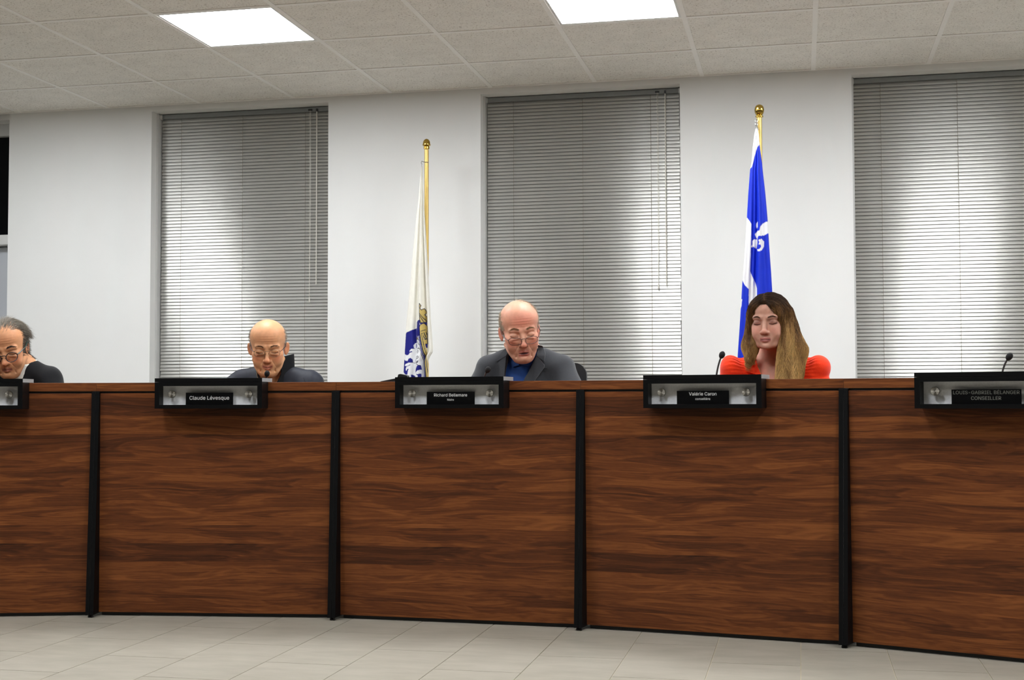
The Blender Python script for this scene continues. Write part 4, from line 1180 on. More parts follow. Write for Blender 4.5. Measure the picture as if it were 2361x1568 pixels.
def trousers(parent, mat, zs, lean):
    f = Field((-0.30, -0.50, 0.03), (0.30, 0.26, 0.75), 0.012); A = f.P()
    f.F = np.asarray(np.broadcast_to(sd_cap(A, (-0.06, 0.10, 0.56), (0.06, 0.10, 0.56), 0.135), f.F.shape), dtype=np.float32).copy()
    for s in (-1, 1):
        f.F = smin(f.F, sd_cap(A, (s * 0.09, 0.08, 0.54), (s * 0.13, -0.28, 0.53), 0.095, 0.072).astype(np.float32), 0.03)
        f.F = smin(f.F, sd_cap(A, (s * 0.13, -0.28, 0.53), (s * 0.12, -0.12, 0.12), 0.068, 0.055).astype(np.float32), 0.02)
    clothe('trousers', f, mat, parent)
    for s in (-1, 1):
        MB().prism([(-0.06, 0.0), (-0.31, 0.0), (-0.32, 0.03), (-0.27, 0.07), (-0.14, 0.10), (-0.05, 0.10)], 'x', s * 0.12 - 0.047, s * 0.12 + 0.047).build('shoe', M['plastic'], parent, bevel=0.01)

M['blazer'] = plain('blazer_wool', (58, 60, 64), 0.85, var=0.10, scale=350, bump=0.15, bscale=600, spec=0.2, sheen=0.25)
M['shirt_blue'] = plain('shirt_blue', (32, 66, 128), 0.7, var=0.08, scale=30, spec=0.25)
M['jacket_navy'] = plain('jacket_navy', (38, 41, 51), 0.6, var=0.10, scale=60, spec=0.3)
M['jacket_black'] = plain('jacket_lining_black', (20, 21, 24), 0.7, var=0.1, scale=60, spec=0.2)
M['sweater'] = plain('sweater_black', (20, 20, 23), 0.85, var=0.15, scale=200, bump=0.2, bscale=500, spec=0.2, sheen=0.15)
M['collar_white'] = plain('collar_white', (222, 222, 212), 0.7, var=0.03)
M['orange'] = plain('cardigan_orange', (250, 62, 24), 0.9, var=0.06, scale=300, bump=0.2, bscale=700, spec=0.15, sheen=0.2)
M['hair_mass'] = attr_mat('hair_mass', rough=0.85, spec=0.05, var=0.2, vscale=60)
M['zip'] = plain('gold_zip', (170, 130, 90), 0.4, metal=0.8, var=0.2, scale=500)
M['trouser'] = plain('dark_trousers', (34, 35, 40), 0.85, var=0.1, scale=200)
M['rim_dark'] = plain('spectacle_rim_dark', (28, 26, 32), 0.35, metal=0.3)
M['rim_green'] = plain('spectacle_temple_green', (34, 62, 54), 0.35)
M['rim_bronze'] = plain('spectacle_rim_bronze', (120, 104, 84), 0.35, metal=0.6)
M['cord_tan'] = plain('cord_tan', (150, 130, 100), 0.7)

def head_hair(parent, V, Nn, to_body, mask, dirfn, n, length, m, width, colfn, rng, lift=0.3, jitter=0.15, gravity=0.0, shell=None, name='hair', post=None, taper=0.25):
    w = mask(V); w = np.clip(w, 0, 1); w = w / w.sum()
    idx = rng.choice(len(V), size=n, p=w)
    ln = length(V[idx]) if callable(length) else length
    ln = ln * rng.uniform(0.75, 1.2, n)
    P = grow(V[idx] - Nn[idx] * 0.001, Nn[idx], dirfn, ln, m, rng, lift, jitter, gravity, shell)
    if post is not None: P = post(P)
    c = colfn(P, rng)
    me = strand_mesh(name, to_body(P.reshape(-1, 3)).reshape(P.shape), width, c, M['hair'], taper)
    return link(bpy.data.objects.new(name, me), parent)

SH = (np.array([0, 0.008, 0.045]), np.array([0.0765, 0.099, 0.081]))
def place(px, py, Y): return unproject(px, py, Y)

# --- man in the grey blazer (middle)
def man_blazer():
    P = place(1196, 764, 5.66)
    rng = np.random.default_rng(3)
    lean = -0.02
    cfg = dict(label='man in a grey blazer and open blue shirt, reading with glasses low on his nose', skin=(228, 170, 142), red=(232, 124, 104), lip=(186, 98, 90), flush=0.55, old=1.0,
               head=(-0.008, lean - 0.085, P.z), rot=(0.24, 0.26, -0.10), scale=1.07, zs=1.125, lean=lean, loc=(P.x + 0.008, P.y + 0.085 - lean, 0), turn=0.05, mouth_open=0.008, width=1.045, jaw=1.0, lash=0.5, nx=0.0, ears=0.9)
    o, V, Nn, tb, zs, lean = person_base(cfg)
    def mask(V):
        x, y, z = V[:, 0], V[:, 1], V[:, 2]; ax = np.abs(x)
        side = (z > -0.020 - 0.4 * np.clip(0.02 - y, 0, 1) * 0) & (y > -0.050 + 0.25 * np.clip(0.03 - z, 0, 1)) & (ax > 0.045) & (z < 0.10)
        side &= ~((z < 0.02) & (y < 0.0) & (y < -0.018)); side &= ~((ax > 0.0765) & (z < 0.024) & (np.abs(y - 0.02) < 0.025))
        top = (z > 0.085 + 0.35 * np.clip(-y - 0.01, 0, 1)) & (y > -0.055)
        back = (y > 0.04) & (z > -0.06)
        return side * 1.0 + top * 0.42 + back * 0.8
    def dirf(p):
        d = np.zeros_like(p); ax = np.abs(p[:, 0])
        d[:, 0] = np.sign(p[:, 0]) * 0.25 + 0.5 * np.clip((p[:, 2] - 0.08) / 0.03, 0, 1); d[:, 1] = 0.8; d[:, 2] = -0.55 * np.clip(ax / 0.05, 0, 1)
        return d
    def colf(P, rng):
        n = len(P); base = np.array(lin((196, 172, 138)))[None]; gr = np.array(lin((205, 198, 184)))[None]
        t = rng.uniform(0, 1, (n, 1)); return (base * (1 - t) + gr * t) * rng.uniform(0.75, 1.15, (n, 1))
    head_hair(o, V, Nn, tb, mask, dirf, 9000, lambda p: 0.015 + 0.012 * (p[:, 2] > 0.08), 5, 0.00046, colf, rng, 0.16, 0.10, shell=SH)
    brows(o, tb, (170, 135, 100), rng, 1.0, 0.003)
    spectacles(o, tb, dict(cz=-0.019, w=0.050, h=0.027, cx=0.0335, y=-0.1125, r=0.0011, sq=3.2, ear_z=0.014, tilt=0.2, tr=1.3), M['rim_dark'], M['rim_dark'])
    # shirt first, then blazer over it
    fs = garment_field(zs - 0.010, lean + 0.004, sw=0.13, bulk=-0.004, slope=0.045)
    neck_cut(fs, (0, lean + 0.0, zs + 0.16), (0, lean + 0.020, zs - 0.005), 0.070, 0.057)
    neck_cut(fs, (0, lean - 0.06, zs + 0.03), (0, lean - 0.10, zs - 0.062), 0.040, 0.008)
    folds(fs, 5, 0.0012, [(30, 0, 55, 1.0), (60, 0, -22, 0.6)])
    sh = clothe('shirt', fs, M['shirt_blue'], o, 'open-necked blue shirt')
    yf = surf_y(fs.F, fs.lo, fs.h)
    mb = MB()
    for s in (-1, 1):      # shirt collar points
        patch(mb, [(s * 0.054, zs + 0.034), (s * 0.030, zs - 0.025), (s * 0.008 - 0.008, zs - 0.062)], [(s * 0.066, zs + 0.022), (s * 0.066, zs - 0.035), (s * 0.036 - 0.008, zs - 0.070)], 14, 8, lambda x, z: np.minimum(yf(x, z), lean - 0.052 + 0.45 * np.abs(x) + 0.35 * np.clip(z - zs + 0.03, 0, 1)) - 0.004, 0.002, 0.003)
    mb.build('collar', M['shirt_blue'], sh, smooth=True)
    mb = MB(); patch(mb, [(0.004, zs - 0.060), (0.010, zs - 0.20)], [(0.030, zs - 0.060), (0.034, zs - 0.20)], 12, 4, yf, 0.001, 0.002); mb.build('placket', M['shirt_blue'], sh, smooth=True)
    f = garment_field(zs, lean, bulk=0.006, sw=0.150, slope=0.042, elbows={-1: (-0.265, lean - 0.05, 0.80), 1: (0.275, lean - 0.10, 0.82)})
    # blazer opening: deep V
    X, Y, Z = f.P()
    v = np.maximum(np.abs(X + 0.29 * (zs - 0.01 - Z)) - np.clip(0.018 + 0.20 * (Z - (zs - 0.26)), 0.004, 0.068), (Y - (lean - 0.012)))
    f.F = smax(f.F, -v.astype(np.float32), 0.006)
    neck_cut(f, (0, lean + 0.0, zs + 0.16), (0, lean + 0.016, zs - 0.012), 0.075, 0.066)
    folds(f, 8, 0.0016, [(38, 10, 34, 1.0), (-30, 8, 48, 0.8), (70, 0, 10, 0.3)])
    bl = clothe('blazer', f, M['blazer'], o, 'charcoal grey blazer')
    yb_ = surf_y(f.F, f.lo, f.h)
    yl = lambda x, z: np.minimum(yb_(x, z), lean - 0.070 - 0.10 * np.clip(zs - z, 0, 1) + 1.2 * np.clip(np.abs(x) - 0.06, 0, 1) ** 1.3)
    ctr = lambda z: -0.29 * (zs - 0.01 - z)
    for s in (-1, 1):
        E_ = lambda dx, dz: (ctr(zs + dz) + s * dx, zs + dz)
        mb = MB()          # lapel with notch
        patch(mb, [E_(0.068, -0.020), E_(0.052, -0.10), E_(0.024, -0.24)], [E_(0.112, -0.062), E_(0.116, -0.072), E_(0.064, -0.20), E_(0.028, -0.242)], 26, 8, yl, 0.005, 0.004)
        mb.build('lapel', M['blazer'], bl, smooth=True)
        mb = MB()
        patch(mb, [E_(0.056, 0.026), E_(0.064, 0.005), E_(0.068, -0.022)], [E_(0.078, 0.022), E_(0.100, -0.010), E_(0.108, -0.046)], 14, 7, lambda x, z: yl(x, z) + 0.55 * np.clip(z - zs + 0.02, 0, 1), 0.007, 0.004)
        mb.build('collar', M['blazer'], bl, smooth=True)
    MB().box(-0.012, 0.012, -0.001, 0.001, -0.0012, 0.0012).build('buttonhole', M['jacket_black'], bl, loc=(0.098, float(yl(np.array([0.098]), np.array([zs - 0.078]))[0]) - 0.010, zs - 0.080))
    trousers(o, M['trouser'], zs, lean)
    return o

# --- bald man in the dark zipped jacket
def man_bald():
    P = place(614, 802, 5.78)
    rng = np.random.default_rng(5); lean = -0.03
    cfg = dict(label='bald man with glasses in a dark zipped jacket, looking down', skin=(229, 169, 124), red=(226, 130, 92), lip=(186, 98, 84), flush=0.2, old=1.0,
               head=(0, lean - 0.085, P.z), rot=(0.24, 0.26, -0.02), scale=1.05, zs=1.045, turn=0.08, lean=lean, loc=(P.x, P.y + 0.085 - lean, 0), width=1.045, jaw=1.05, lash=0.5, ears=1.7, neck=0.058, smile=0.005)
    o, V, Nn, tb, zs, lean = person_base(cfg)
    def mask(V):
        x, y, z = V[:, 0], V[:, 1], V[:, 2]; ax = np.abs(x)
        side = (z > -0.02) & (ax > 0.060) & (y > -0.030) & (z < 0.085 - 0.2 * np.clip(-y, 0, 1)); side &= ~((ax > 0.0765) & (z < 0.024) & (np.abs(y - 0.02) < 0.026))
        return side * 1.0 + ((y > 0.045) & (z < 0.075) & (z > -0.06)) * 0.7
    def dirf(p):
        d = np.zeros_like(p); d[:, 0] = np.sign(p[:, 0]) * 0.3; d[:, 1] = 0.5; d[:, 2] = -0.3; return d
    colf = lambda P, rng: np.array(lin((182, 175, 164)))[None] * rng.uniform(0.5, 1.3, (len(P), 1))
    head_hair(o, V, Nn, tb, mask, dirf, 3000, 0.011, 4, 0.00040, colf, rng, 0.75, 0.25)
    brows(o, tb, (112, 78, 54), rng, 0.8, 0.0)
    spectacles(o, tb, dict(cz=-0.004, w=0.047, h=0.031, cx=0.0325, y=-0.1085, r=0.0009, sq=2.6, ear_z=0.020, tilt=0.15, tr=1.4), M['rim_bronze'], M['rim_dark'])
    f = garment_field(zs, lean, bulk=0.008, sw=0.165, slope=0.022, neckr=0.07)
    # stand-up collar
    X, Y, Z = f.P()
    cx_, cy_ = 0.004, lean + 0.012
    rr = np.sqrt(((X - cx_) / 1.0) ** 2 + ((Y - cy_) / 0.95) ** 2)
    rim = 0.086 - 0.10 * np.clip(Z - zs, -0.05, 0.1)
    ztop = zs + 0.050 + 0.10 * (Y - lean) + 0.25 * X
    col = np.maximum(np.maximum(np.abs(rr - rim) - 0.0075, Z - ztop), (zs - 0.08) - Z)
    neck_cut(f, (cx_, cy_ + 0.002, zs + 0.20), (cx_, cy_, zs - 0.07), 0.070, 0.072, 0.004)
    gap = np.maximum(np.abs(X + 0.004) - np.clip(0.012 + 0.50 * (Z - (zs - 0.10)), 0.003, 0.066), Y - (lean - 0.025))
    f.F = smax(f.F, -gap.astype(np.float32), 0.005)
    folds(f, 14, 0.0022, [(45, 0, 40, 1.0), (-40, 10, 45, 0.8), (90, 0, 15, 0.4)])
    jk = clothe('jacket', f, M['jacket_navy'], o, 'dark navy zipped jacket')
    fc = Field((-0.11, lean - 0.11, zs - 0.10), (0.115, lean + 0.12, zs + 0.125), 0.0035); X, Y, Z = fc.P()
    rr = np.sqrt((X - cx_) ** 2 + ((Y - cy_) / 0.95) ** 2); rim = 0.083 - 0.05 * np.clip(Z - zs, -0.05, 0.1)
    fc.F = np.maximum(np.maximum(np.abs(rr - rim) - 0.009, Z - (zs + 0.060 + 0.10 * (Y - lean) + 0.26 * X)), (zs - 0.098) - Z).astype(np.float32)
    gap = np.maximum(np.abs(X + 0.006) - np.clip(0.022 + 0.42 * (Z - (zs - 0.10)), 0.004, 0.058), Y - (lean - 0.02))
    fc.F = smax(fc.F, -gap.astype(np.float32), 0.004)
    clothe('collar', fc, M['jacket_black'], jk)
    yf = surf_y(f.F, f.lo, f.h)
    mb = MB()
    for q in range(7):      # quilting seams
        x0 = -0.17 + 0.056 * q
        if q not in (1, 4, 6): continue
        pts = [(x0 + 0.02 * math.sin(t * 6 + q), zs - 0.03 - 0.20 * t) for t in np.linspace(0, 1, 12)]
        ys = yf(np.array([p[0] for p in pts]), np.array([p[1] for p in pts]))
        mb.tube([(p[0], y - 0.0004, p[1]) for p, y in zip(pts, ys)], 0.0013, 5)
    mb.build('quilting_seam', M['jacket_black'], jk)
    pts = [(-0.062, zs + 0.020), (-0.050, zs - 0.02), (-0.03, zs - 0.06)]
    MB().tube([(p[0], lean - 0.072 - 0.02 * i, p[1]) for i, p in enumerate(pts)], 0.0016, 6).build('lanyard', M['cord_tan'], o, smooth=True)
    trousers(o, M['trouser'], zs, lean)
    return o

# --- man at the left edge
def man_left():
    P = place(11, 803, 5.60)
    rng = np.random.default_rng(9); lean = -0.03
    cfg = dict(label='man in a black sweater at the left edge, bending his head with round glasses', skin=(222, 160, 116), red=(214, 122, 92), lip=(150, 68, 66), flush=0.15, old=1.0, lid_tint=0.4,
               head=(-0.025, lean - 0.080, P.z), rot=(0.33, 0.10, -0.10), scale=1.08, zs=1.075, lean=lean, loc=(P.x + 0.025, P.y + 0.08 - lean, 0), turn=0.22, width=0.98, jaw=0.98, lash=0.6, ears=0.6, nx=0.0, stubble=((120, 84, 66), 0.25))
    o, V, Nn, tb, zs, lean = person_base(cfg)
    def mask(V):
        x, y, z = V[:, 0], V[:, 1], V[:, 2]; ax = np.abs(x)
        hl = 0.072 + 0.022 * np.clip((ax - 0.012) / 0.03, 0, 1) - 0.9 * np.clip(ax - 0.052, 0, 1)      # widow's peak and temple recess
        top = (z > hl) & (z > 0.02)
        side = (ax > 0.058) & (y > -0.030) & (z > -0.035) & ~((ax > 0.0765) & (z < 0.024) & (np.abs(y - 0.02) < 0.026))
        return (top | side | ((y > 0.04) & (z > -0.07))) * 1.0
    def dirf(p):
        d = np.zeros_like(p); ax = np.abs(p[:, 0])
        d[:, 0] = 0.30 * np.clip(p[:, 0] / 0.04, -1, 1); d[:, 1] = 0.9; d[:, 2] = 0.35 * np.clip(-p[:, 1] / 0.05, -1.5, 1) - 0.45 * np.clip(ax / 0.06, 0, 1.3)
        return d
    def colf(P, rng):
        n = len(P); t = rng.uniform(0, 1, (n, 1)) ** 1.5; fz = np.clip((P[:, 0, 2] - 0.06) / 0.04, 0, 1)[:, None] * 0.35
        t = np.clip(t + fz, 0, 1)
        return np.array(lin((52, 42, 36)))[None] * (1 - t) + np.array(lin((165, 156, 142)))[None] * t
    head_hair(o, V, Nn, tb, mask, dirf, 8500, lambda p: 0.024 + 0.030 * (p[:, 2] > 0.05) + 0.016 * (p[:, 1] > 0.045), 7, 0.0006, colf, rng, 0.32, 0.13, shell=SH)
    brows(o, tb, (58, 44, 38), rng, 1.3, 0.004)
    spectacles(o, tb, dict(cz=-0.012, w=0.044, h=0.039, cx=0.0325, y=-0.1120, r=0.0019, sq=2.1, ear_z=0.020, tilt=0.2, tr=1.4, bridge=0.2), M['rim_dark'], M['rim_green'])
    fs = garment_field(zs - 0.010, lean + 0.004, sw=0.105, bulk=-0.006, slope=0.036, arm_dx=-0.06)
    X, Y, Z = fs.P(); rr = np.sqrt(X ** 2 + (Y - lean - 0.008) ** 2)
    col = np.maximum(np.maximum(np.abs(rr - 0.071) - 0.004, Z - (zs + 0.022 + 0.25 * (Y - lean))), (zs - 0.08) - Z)
    fs.F = smin(fs.F, col.astype(np.float32), 0.004)
    neck_cut(fs, (0, lean + 0.006, zs + 0.2), (0, lean + 0.006, zs - 0.06), 0.066, 0.066, 0.003)
    clothe('shirt', fs, M['collar_white'], o, 'white shirt collar')
    f = garment_field(zs + 0.006, lean, bulk=0.008, sw=0.128, slope=0.036, arm_dx=-0.05)
    neck_cut(f, (0, lean, zs + 0.2), (0, lean + 0.010, zs - 0.03), 0.080, 0.068, 0.005)
    X, Y, Z = f.P()
    v = np.maximum(np.abs(X) - np.clip(0.038 * ((Z - (zs - 0.16)) / 0.13), 0.0, 0.060), Y - (lean - 0.02))
    f.F = smax(f.F, -v.astype(np.float32), 0.006)
    folds(f, 21, 0.0018, [(35, 0, 40, 1.0), (-42, 0, 30, 0.7)])
    clothe('sweater', f, M['sweater'], o, 'black sweater')
    trousers(o, M['trouser'], zs, lean)
    return o

# --- woman in orange
def woman():
    P = place(1768, 743, 5.66)
    rng = np.random.default_rng(13); lean = -0.01
    cfg = dict(label='woman with long brown-blond hair in an orange puff-sleeved cardigan', skin=(214, 162, 140), red=(214, 138, 120), lip=(176, 96, 92), flush=0.1, old=0.0, lid_tint=0.75, lash=1.0,
               head=(-0.012, lean - 0.055, P.z), rot=(0.08, -0.17, -0.02), scale=1.0, zs=1.080, lean=lean, loc=(P.x + 0.020, P.y + 0.055 - lean, 0), cheek=0.92, turn=0.0, width=0.96, jaw=0.92, nose=0.94, ears=0.3, neck=0.047, skull=0.865, lipw=0.85, nx=0.0)
    o, V, Nn, tb, zs, lean = person_base(cfg)
    brows(o, tb, (112, 80, 60), rng, 0.75, -0.001, 300)
    toh = None
    # hair mass: cap plus two falls, in body frame
    C = np.array(cfg['head']); R = rotm(*cfg['rot']); s = cfg['scale']
    inv = lambda X, Y, Z: [((X - C[0]) * R[0, i] + (Y - C[1]) * R[1, i] + (Z - C[2]) * R[2, i]) / s for i in range(3)]
    f = Field((-0.17, -0.19, 0.86), (0.19, 0.17, 1.40), 0.0032); X, Y, Z = f.P(); hx, hy, hz = inv(X, Y, Z)
    F = sd_ell((hx, hy, hz), (0.002, 0.014, 0.046), (0.0845, 0.106, 0.078)) * s
    cz = C[2]
    # left (image left) fall: straight, ends at collar
    F = smin(F, sd_cap((X, Y, Z), (C[0] - 0.060, C[1] + 0.01, cz + 0.02), (C[0] - 0.076, C[1] - 0.018, cz - 0.100), 0.030, 0.028), 0.03)
    F = smin(F, sd_cap((X, Y, Z), (C[0] - 0.076, C[1] - 0.018, cz - 0.100), (C[0] - 0.078, C[1] - 0.030, zs + 0.006), 0.028, 0.021), 0.03)
    # right fall: full, over the shoulder down the chest
    F = smin(F, sd_cap((X, Y, Z), (C[0] + 0.066, C[1] - 0.005, cz + 0.02), (C[0] + 0.102, C[1] - 0.020, cz - 0.12), 0.040, 0.048), 0.035)
    F = smin(F, sd_cap((X, Y, Z), (C[0] + 0.102, C[1] - 0.020, cz - 0.12), (C[0] + 0.086, C[1] - 0.080, zs - 0.13), 0.048, 0.042), 0.03)
    F = smin(F, sd_cap((X, Y, Z), (C[0] + 0.062, C[1] - 0.042, cz - 0.05), (C[0] + 0.055, C[1] - 0.085, zs - 0.12), 0.018, 0.026), 0.02)
    F = smin(F, sd_cap((X, Y, Z), (C[0], C[1] + 0.085, cz), (C[0], C[1] + 0.140, zs - 0.06), 0.055, 0.055), 0.04)
    # carve the face and the throat
    face = sd_ell((hx, hy, hz), (-0.006, -0.105, -0.024), (0.0465, 0.075, 0.098)) * s
    F = smax(F, -face, 0.008)
    for sd in (-1, 1):      # hair swept off the forehead to both temples
        for (a_, b_, r0, r1) in (((-0.010, -0.074, 0.087), (-0.010 + sd * 0.036, -0.074, 0.070), 0.011, 0.013), ((-0.010 + sd * 0.036, -0.074, 0.070), (-0.004 + sd * 0.060, -0.056, 0.026), 0.013, 0.013), ((-0.004 + sd * 0.060, -0.056, 0.026), (-0.002 + sd * 0.066, -0.040, -0.040), 0.013, 0.016)):
            F = smin(F, sd_cap((hx, hy, hz), a_, b_, r0, r1) * s, 0.010)
    thr = sd_cap((X, Y, Z), (C[0] - 0.012, C[1] - 0.10, cz - 0.11), (C[0] - 0.006, C[1] - 0.12, zs - 0.12), 0.050, 0.042)
    F = smax(F, -thr, 0.008)
    F = F + 0.0016 * np.sin(110 * X + 40 * Z + 6 * np.sin(14 * Z)) * np.clip((cz + 0.10 - Z) / 0.1, 0.25, 1) + 0.0008 * np.sin(210 * X - 30 * Z)
    f.F = F.astype(np.float32)
    Vh, Qh = f.mesh(); Nh = vnormals(Vh, Qh)
    def hcol(P, rng, n):
        z = P[..., 2]; x = P[..., 0]
        t = np.clip((cz + 0.075 - z) / 0.20, 0, 1) ** 1.1
        streak = rng.uniform(0, 1, (n, 1)) ** 1.4
        lock = 0.26 * np.sin(95 * P[:, :1, 0] + 22 * P[:, :1, 1] + 8 * P[:, :1, 2]) + 0.15 * np.sin(230 * P[:, :1, 0] + 11 * P[:, :1, 2])
        t = np.clip(0.62 * t + lock * np.clip((cz + 0.11 - z) / 0.08, 0.1, 1) + 0.45 * streak * np.clip((cz + 0.10 - z) / 0.10, 0, 1) * (0.5 + 0.8 * (x > 0)), 0, 1)[..., None]
        dk = np.array(lin((66, 46, 32))); mid = np.array(lin((158, 114, 66))); lt = np.array(lin((236, 194, 124)))
        c = np.where(t < 0.5, dk + (mid - dk) * t * 2, mid + (lt - mid) * (t - 0.5) * 2)
        return c * rng.uniform(0.65, 1.15, (n, 1))[..., None]
    ch = hcol(Vh[:, None, :], np.random.default_rng(2), len(Vh))[:, 0] * 0.75
    hm = bpy.data.objects.new('hair', np_mesh('hair', Vh, Qh, M['hair_mass'], True, ch)); link(hm, o); hm['label'] = 'long brown hair turning blond'
    # strands lying on the mass
    n = 13000
    hv = (Vh - C) @ R / s; fd = np.sqrt((((hv - np.array([-0.006, -0.105, -0.024])) / np.array([0.0340, 0.075, 0.086])) ** 2).sum(1))
    ok = np.nonzero((Nh[:, 1] < 0.45) & (fd > 1.005))[0]; wgt = np.where((fd[ok] < 1.22) & (hv[ok, 2] > 0.01), 5.0, 1.0); idx = rng.choice(ok, n, p=wgt / wgt.sum())
    roots = Vh[idx]
    m = 9; Pth = np.zeros((n, m, 3)); Pth[:, 0] = roots + Nh[idx] * 0.0012
    Fh = f.F; lo = f.lo; hh = f.h
    gx, gy, gz = np.gradient(Fh, hh)
    def samp(A, p):
        i = np.clip(((p - lo) / hh).round().astype(int), 0, np.array(A.shape) - 1); return A[i[:, 0], i[:, 1], i[:, 2]]
    part = np.array([C[0] - 0.016, C[1], cz])
    jit = rng.normal(0, 0.06, (n, 3)); ln = rng.uniform(0.06, 0.16, n)
    curl = rng.uniform(0, 6.28, n)
    for k in range(1, m):
        p = Pth[:, k - 1]
        up = np.clip((p[:, 2] - (cz + 0.02)) / 0.10, 0, 1)[:, None]
        out_ = np.stack([np.sign(p[:, 0] - part[0]), np.full(n, 0.25), np.full(n, -0.1)], 1)
        d = out_ * up * 1.2 + np.array([0, -0.08, -1.0]) * (1.05 - up) + jit
        low = np.clip((cz - 0.03 - p[:, 2]) / 0.12, 0, 1)
        d[:, 0] += 0.6 * low * np.sin(curl + 26 * p[:, 2]); d[:, 1] += 0.2 * low * np.cos(curl + 26 * p[:, 2])
        g_ = np.stack([samp(gx, p), samp(gy, p), samp(gz, p)], 1); g_ /= np.linalg.norm(g_, axis=1, keepdims=True) + 1e-9
        d -= g_ * (d * g_).sum(1, keepdims=True); d /= np.linalg.norm(d, axis=1, keepdims=True) + 1e-9
        q = p + d * (ln / (m - 1))[:, None]
        val = samp(Fh, q); q = q - g_ * np.clip(val - 0.002 - 0.003 * low, -0.006, 0.004)[:, None]
        hq = (q - C) @ R / s - np.array([-0.006, -0.105, -0.024]); fq_ = np.sqrt(((hq / np.array([0.0340, 0.075, 0.086])) ** 2).sum(1, keepdims=True))
        hq = np.where((fq_ < 1.04) & (hq[:, 2:3] > -0.02), hq / np.maximum(fq_, 1e-6) * 1.04, hq)
        q = C + s * ((hq + np.array([-0.006, -0.105, -0.024])) @ R.T)
        Pth[:, k] = q
    me = strand_mesh('hair_strands', Pth, rng.uniform(0.00035, 0.0007, n), hcol(Pth, rng, n), M['hair'], 0.3)
    st = bpy.data.objects.new('hair_strands', me); link(st, hm)
    # cardigan
    gf = garment_field(zs, lean, sw=0.150, slope=0.020, bulk=0.0, elbows={-1: (-0.245, lean - 0.05, 0.80), 1: (0.275, lean - 0.06, 0.83)})
    X, Y, Z = gf.P()
    for sd in (-1, 1):
        gf.F = smin(gf.F, sd_ell((X, Y, Z), (sd * 0.176 + (0.016 if sd > 0 else 0.004), lean, zs - 0.040), (0.050, 0.066, 0.058)).astype(np.float32), 0.010)
    v = np.maximum(np.abs(X + 0.006) - np.clip(0.012 + 0.62 * (Z - (zs - 0.13)), 0.002, 0.075), Y - (lean - 0.01))
    gf.F = smax(gf.F, -v.astype(np.float32), 0.006)
    neck_cut(gf, (0, lean - 0.01, zs + 0.18), (0, lean + 0.004, zs - 0.02), 0.085, 0.070, 0.006)
    # gathers at the sleeve head
    for sd in (-1, 1):
        ang = np.arctan2(Z - (zs - 0.06), Y - lean)
        w_ = np.exp(-((X - sd * 0.145) / 0.035) ** 2)
        gf.F = (gf.F + 0.0022 * w_ * np.sin(26 * ang)).astype(np.float32)
    folds(gf, 31, 0.0016, [(40, 0, 35, 1.0), (-35, 0, 50, 0.8)])
    cd = clothe('cardigan', gf, M['orange'], o, 'orange-red cardigan with puffed shoulders')
    yf = surf_y(gf.F, gf.lo, gf.h)
    yc = lambda x, z: np.minimum(yf(x, z), lean - 0.050 + 0.55 * np.clip(np.abs(x) - 0.03, 0, 1) - 0.25 * (zs - z) * 0.6)
    mb = MB()
    patch(mb, [(-0.074, zs + 0.012), (-0.050, zs - 0.050), (-0.016, zs - 0.105)], [(-0.104, zs - 0.006), (-0.108, zs - 0.055), (-0.062, zs - 0.062)], 18, 8, yc, 0.004, 0.004)
    patch(mb, [(0.066, zs + 0.010), (0.048, zs - 0.045), (0.016, zs - 0.095)], [(0.096, zs - 0.006), (0.096, zs - 0.055), (0.050, zs - 0.075)], 18, 8, yc, 0.004, 0.004)
    mb.build('collar', M['orange'], cd, smooth=True)
    pts = [(-0.060, zs - 0.026), (-0.046, zs - 0.062), (-0.014, zs - 0.108)]
    MB().tube([(p[0], float(yc(np.array([p[0]]), np.array([p[1]]))[0]) - 0.009, p[1]) for p in pts], 0.0018, 6).build('zip_edge', M['zip'], cd, smooth=True)
    trousers(o, M['trouser'], zs, lean)
    return o

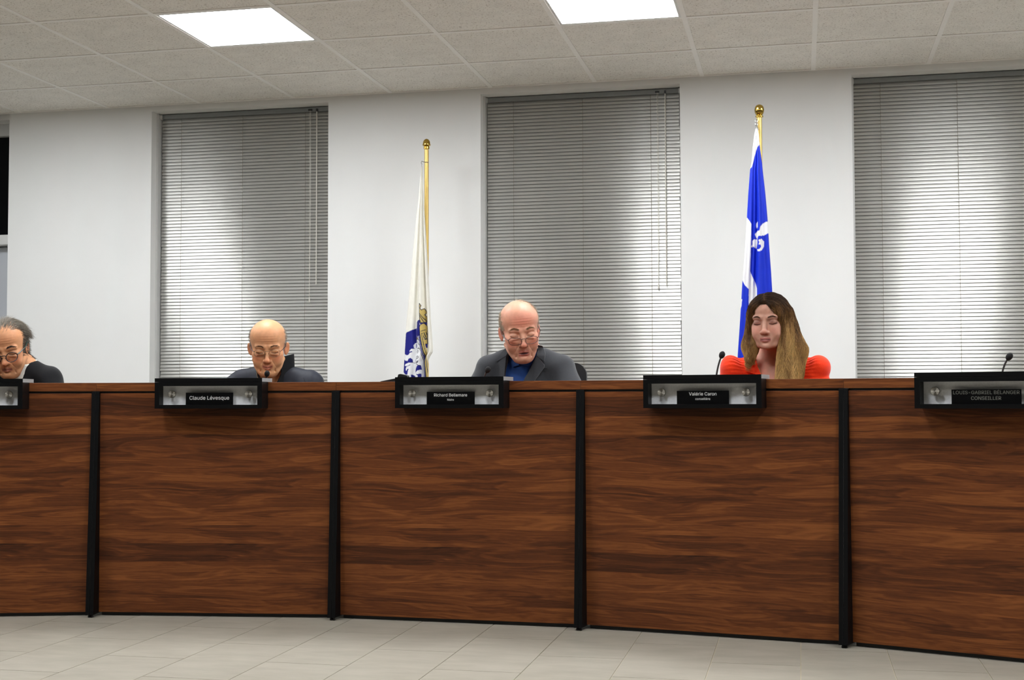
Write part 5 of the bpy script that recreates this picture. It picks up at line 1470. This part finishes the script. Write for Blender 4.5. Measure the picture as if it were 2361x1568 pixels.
# --- office chairs
def office_chair(loc, rz, back_top, lab, dx=0.0):
    o = empty('office_chair', (loc[0], loc[1], 0), rz); tag(o, lab, 'chair', 'black office chairs behind the desk')
    for k in range(5):
        a_ = 2 * math.pi * k / 5 + 0.3
        lg = MB().tube([(0.02 * math.cos(a_), 0.02 * math.sin(a_), 0.095), (0.29 * math.cos(a_), 0.29 * math.sin(a_), 0.062)], [0.024, 0.015], 8).build('leg', M['chair_black'], o, smooth=True)
        MB().lathe([(0.027, -0.011), (0.027, 0.011)], 16, 'x', (0.29 * math.cos(a_), 0.29 * math.sin(a_), 0.027)).build('caster', M['plastic'], lg, smooth=True)
    MB().lathe([(0.028, 0.08), (0.028, 0.25), (0.018, 0.25), (0.018, 0.375)], 16).build('gas_lift', M['chair_black'], o, smooth=True)
    MB().prism([(-0.22, -0.25), (0.22, -0.25), (0.245, 0.0), (0.22, 0.21), (-0.22, 0.21), (-0.245, 0.0)], 'z', 0.375, 0.405).build('seat', M['chair_black'], o, bevel=0.014)
    w = 0.235; z0 = 0.56; z1 = back_top
    def ring(w, z0, z1, r):
        pts = []
        for cx, cz, a0 in ((w - r, z0 + r, -90), (w - r, z1 - r, 0), (-w + r, z1 - r, 90), (-w + r, z0 + r, 180)):
            for q in range(7):
                a_ = math.radians(a0 + 15 * q); pts.append((cx + r * math.cos(a_), cz + r * math.sin(a_)))
        return pts
    A = ring(w, z0, z1, 0.06); B = ring(w - 0.042, z0 + 0.042, z1 - 0.042, 0.035); n = len(A)
    yb = lambda p: 0.26 + 0.06 * (p[1] - z0) - 0.25 * p[0] ** 2
    V = []
    for P_, y in ((A, 0), (B, 0), (B, 0.022), (A, 0.022)): V += [(p[0], yb(p) + y, p[1]) for p in P_]
    mb = MB().add(V, [(r * n + i, r * n + (i + 1) % n, ((r + 1) % 4) * n + (i + 1) % n, ((r + 1) % 4) * n + i) for r in range(4) for i in range(n)])
    mb.build('back_frame', M['chair_black'], o, smooth=True)
    mb = MB()
    zz = z0 + 0.05
    while zz < z1 - 0.05:          # stretched bands of the back
        mb.box(-w + 0.035, w - 0.035, 0.268 + 0.06 * (zz - z0) - 0.006, 0.268 + 0.06 * (zz - z0) - 0.003, zz, zz + 0.0135); zz += 0.016
    mb.build('back_mesh', M['chair_mesh'], o)
    MB().tube([(0, 0.05, 0.37), (0, 0.27, 0.39), (0, 0.31, 0.50), (0, 0.30, 0.70)], 0.018, 8).build('back_stem', M['chair_black'], o, smooth=True)
    return o

p_left = man_left(); p_bald = man_bald(); p_blz = man_blazer(); p_wom = woman()
cb = unproject(1238, 860, 6.02)
office_chair((cb.x, cb.y - 0.29), 0.0, 1.080, 'black mesh-back office chair showing behind the shoulder of the man in the blazer')
for p_, lab in ((p_left, 'office chair under the man in the black sweater, hidden by the desk'), (p_bald, 'office chair under the bald man, hidden by the desk'), (p_wom, 'office chair under the woman in orange, hidden by the desk')):
    office_chair((p_.location.x, p_.location.y + 0.06), p_.rotation_euler.z, 0.93, lab)
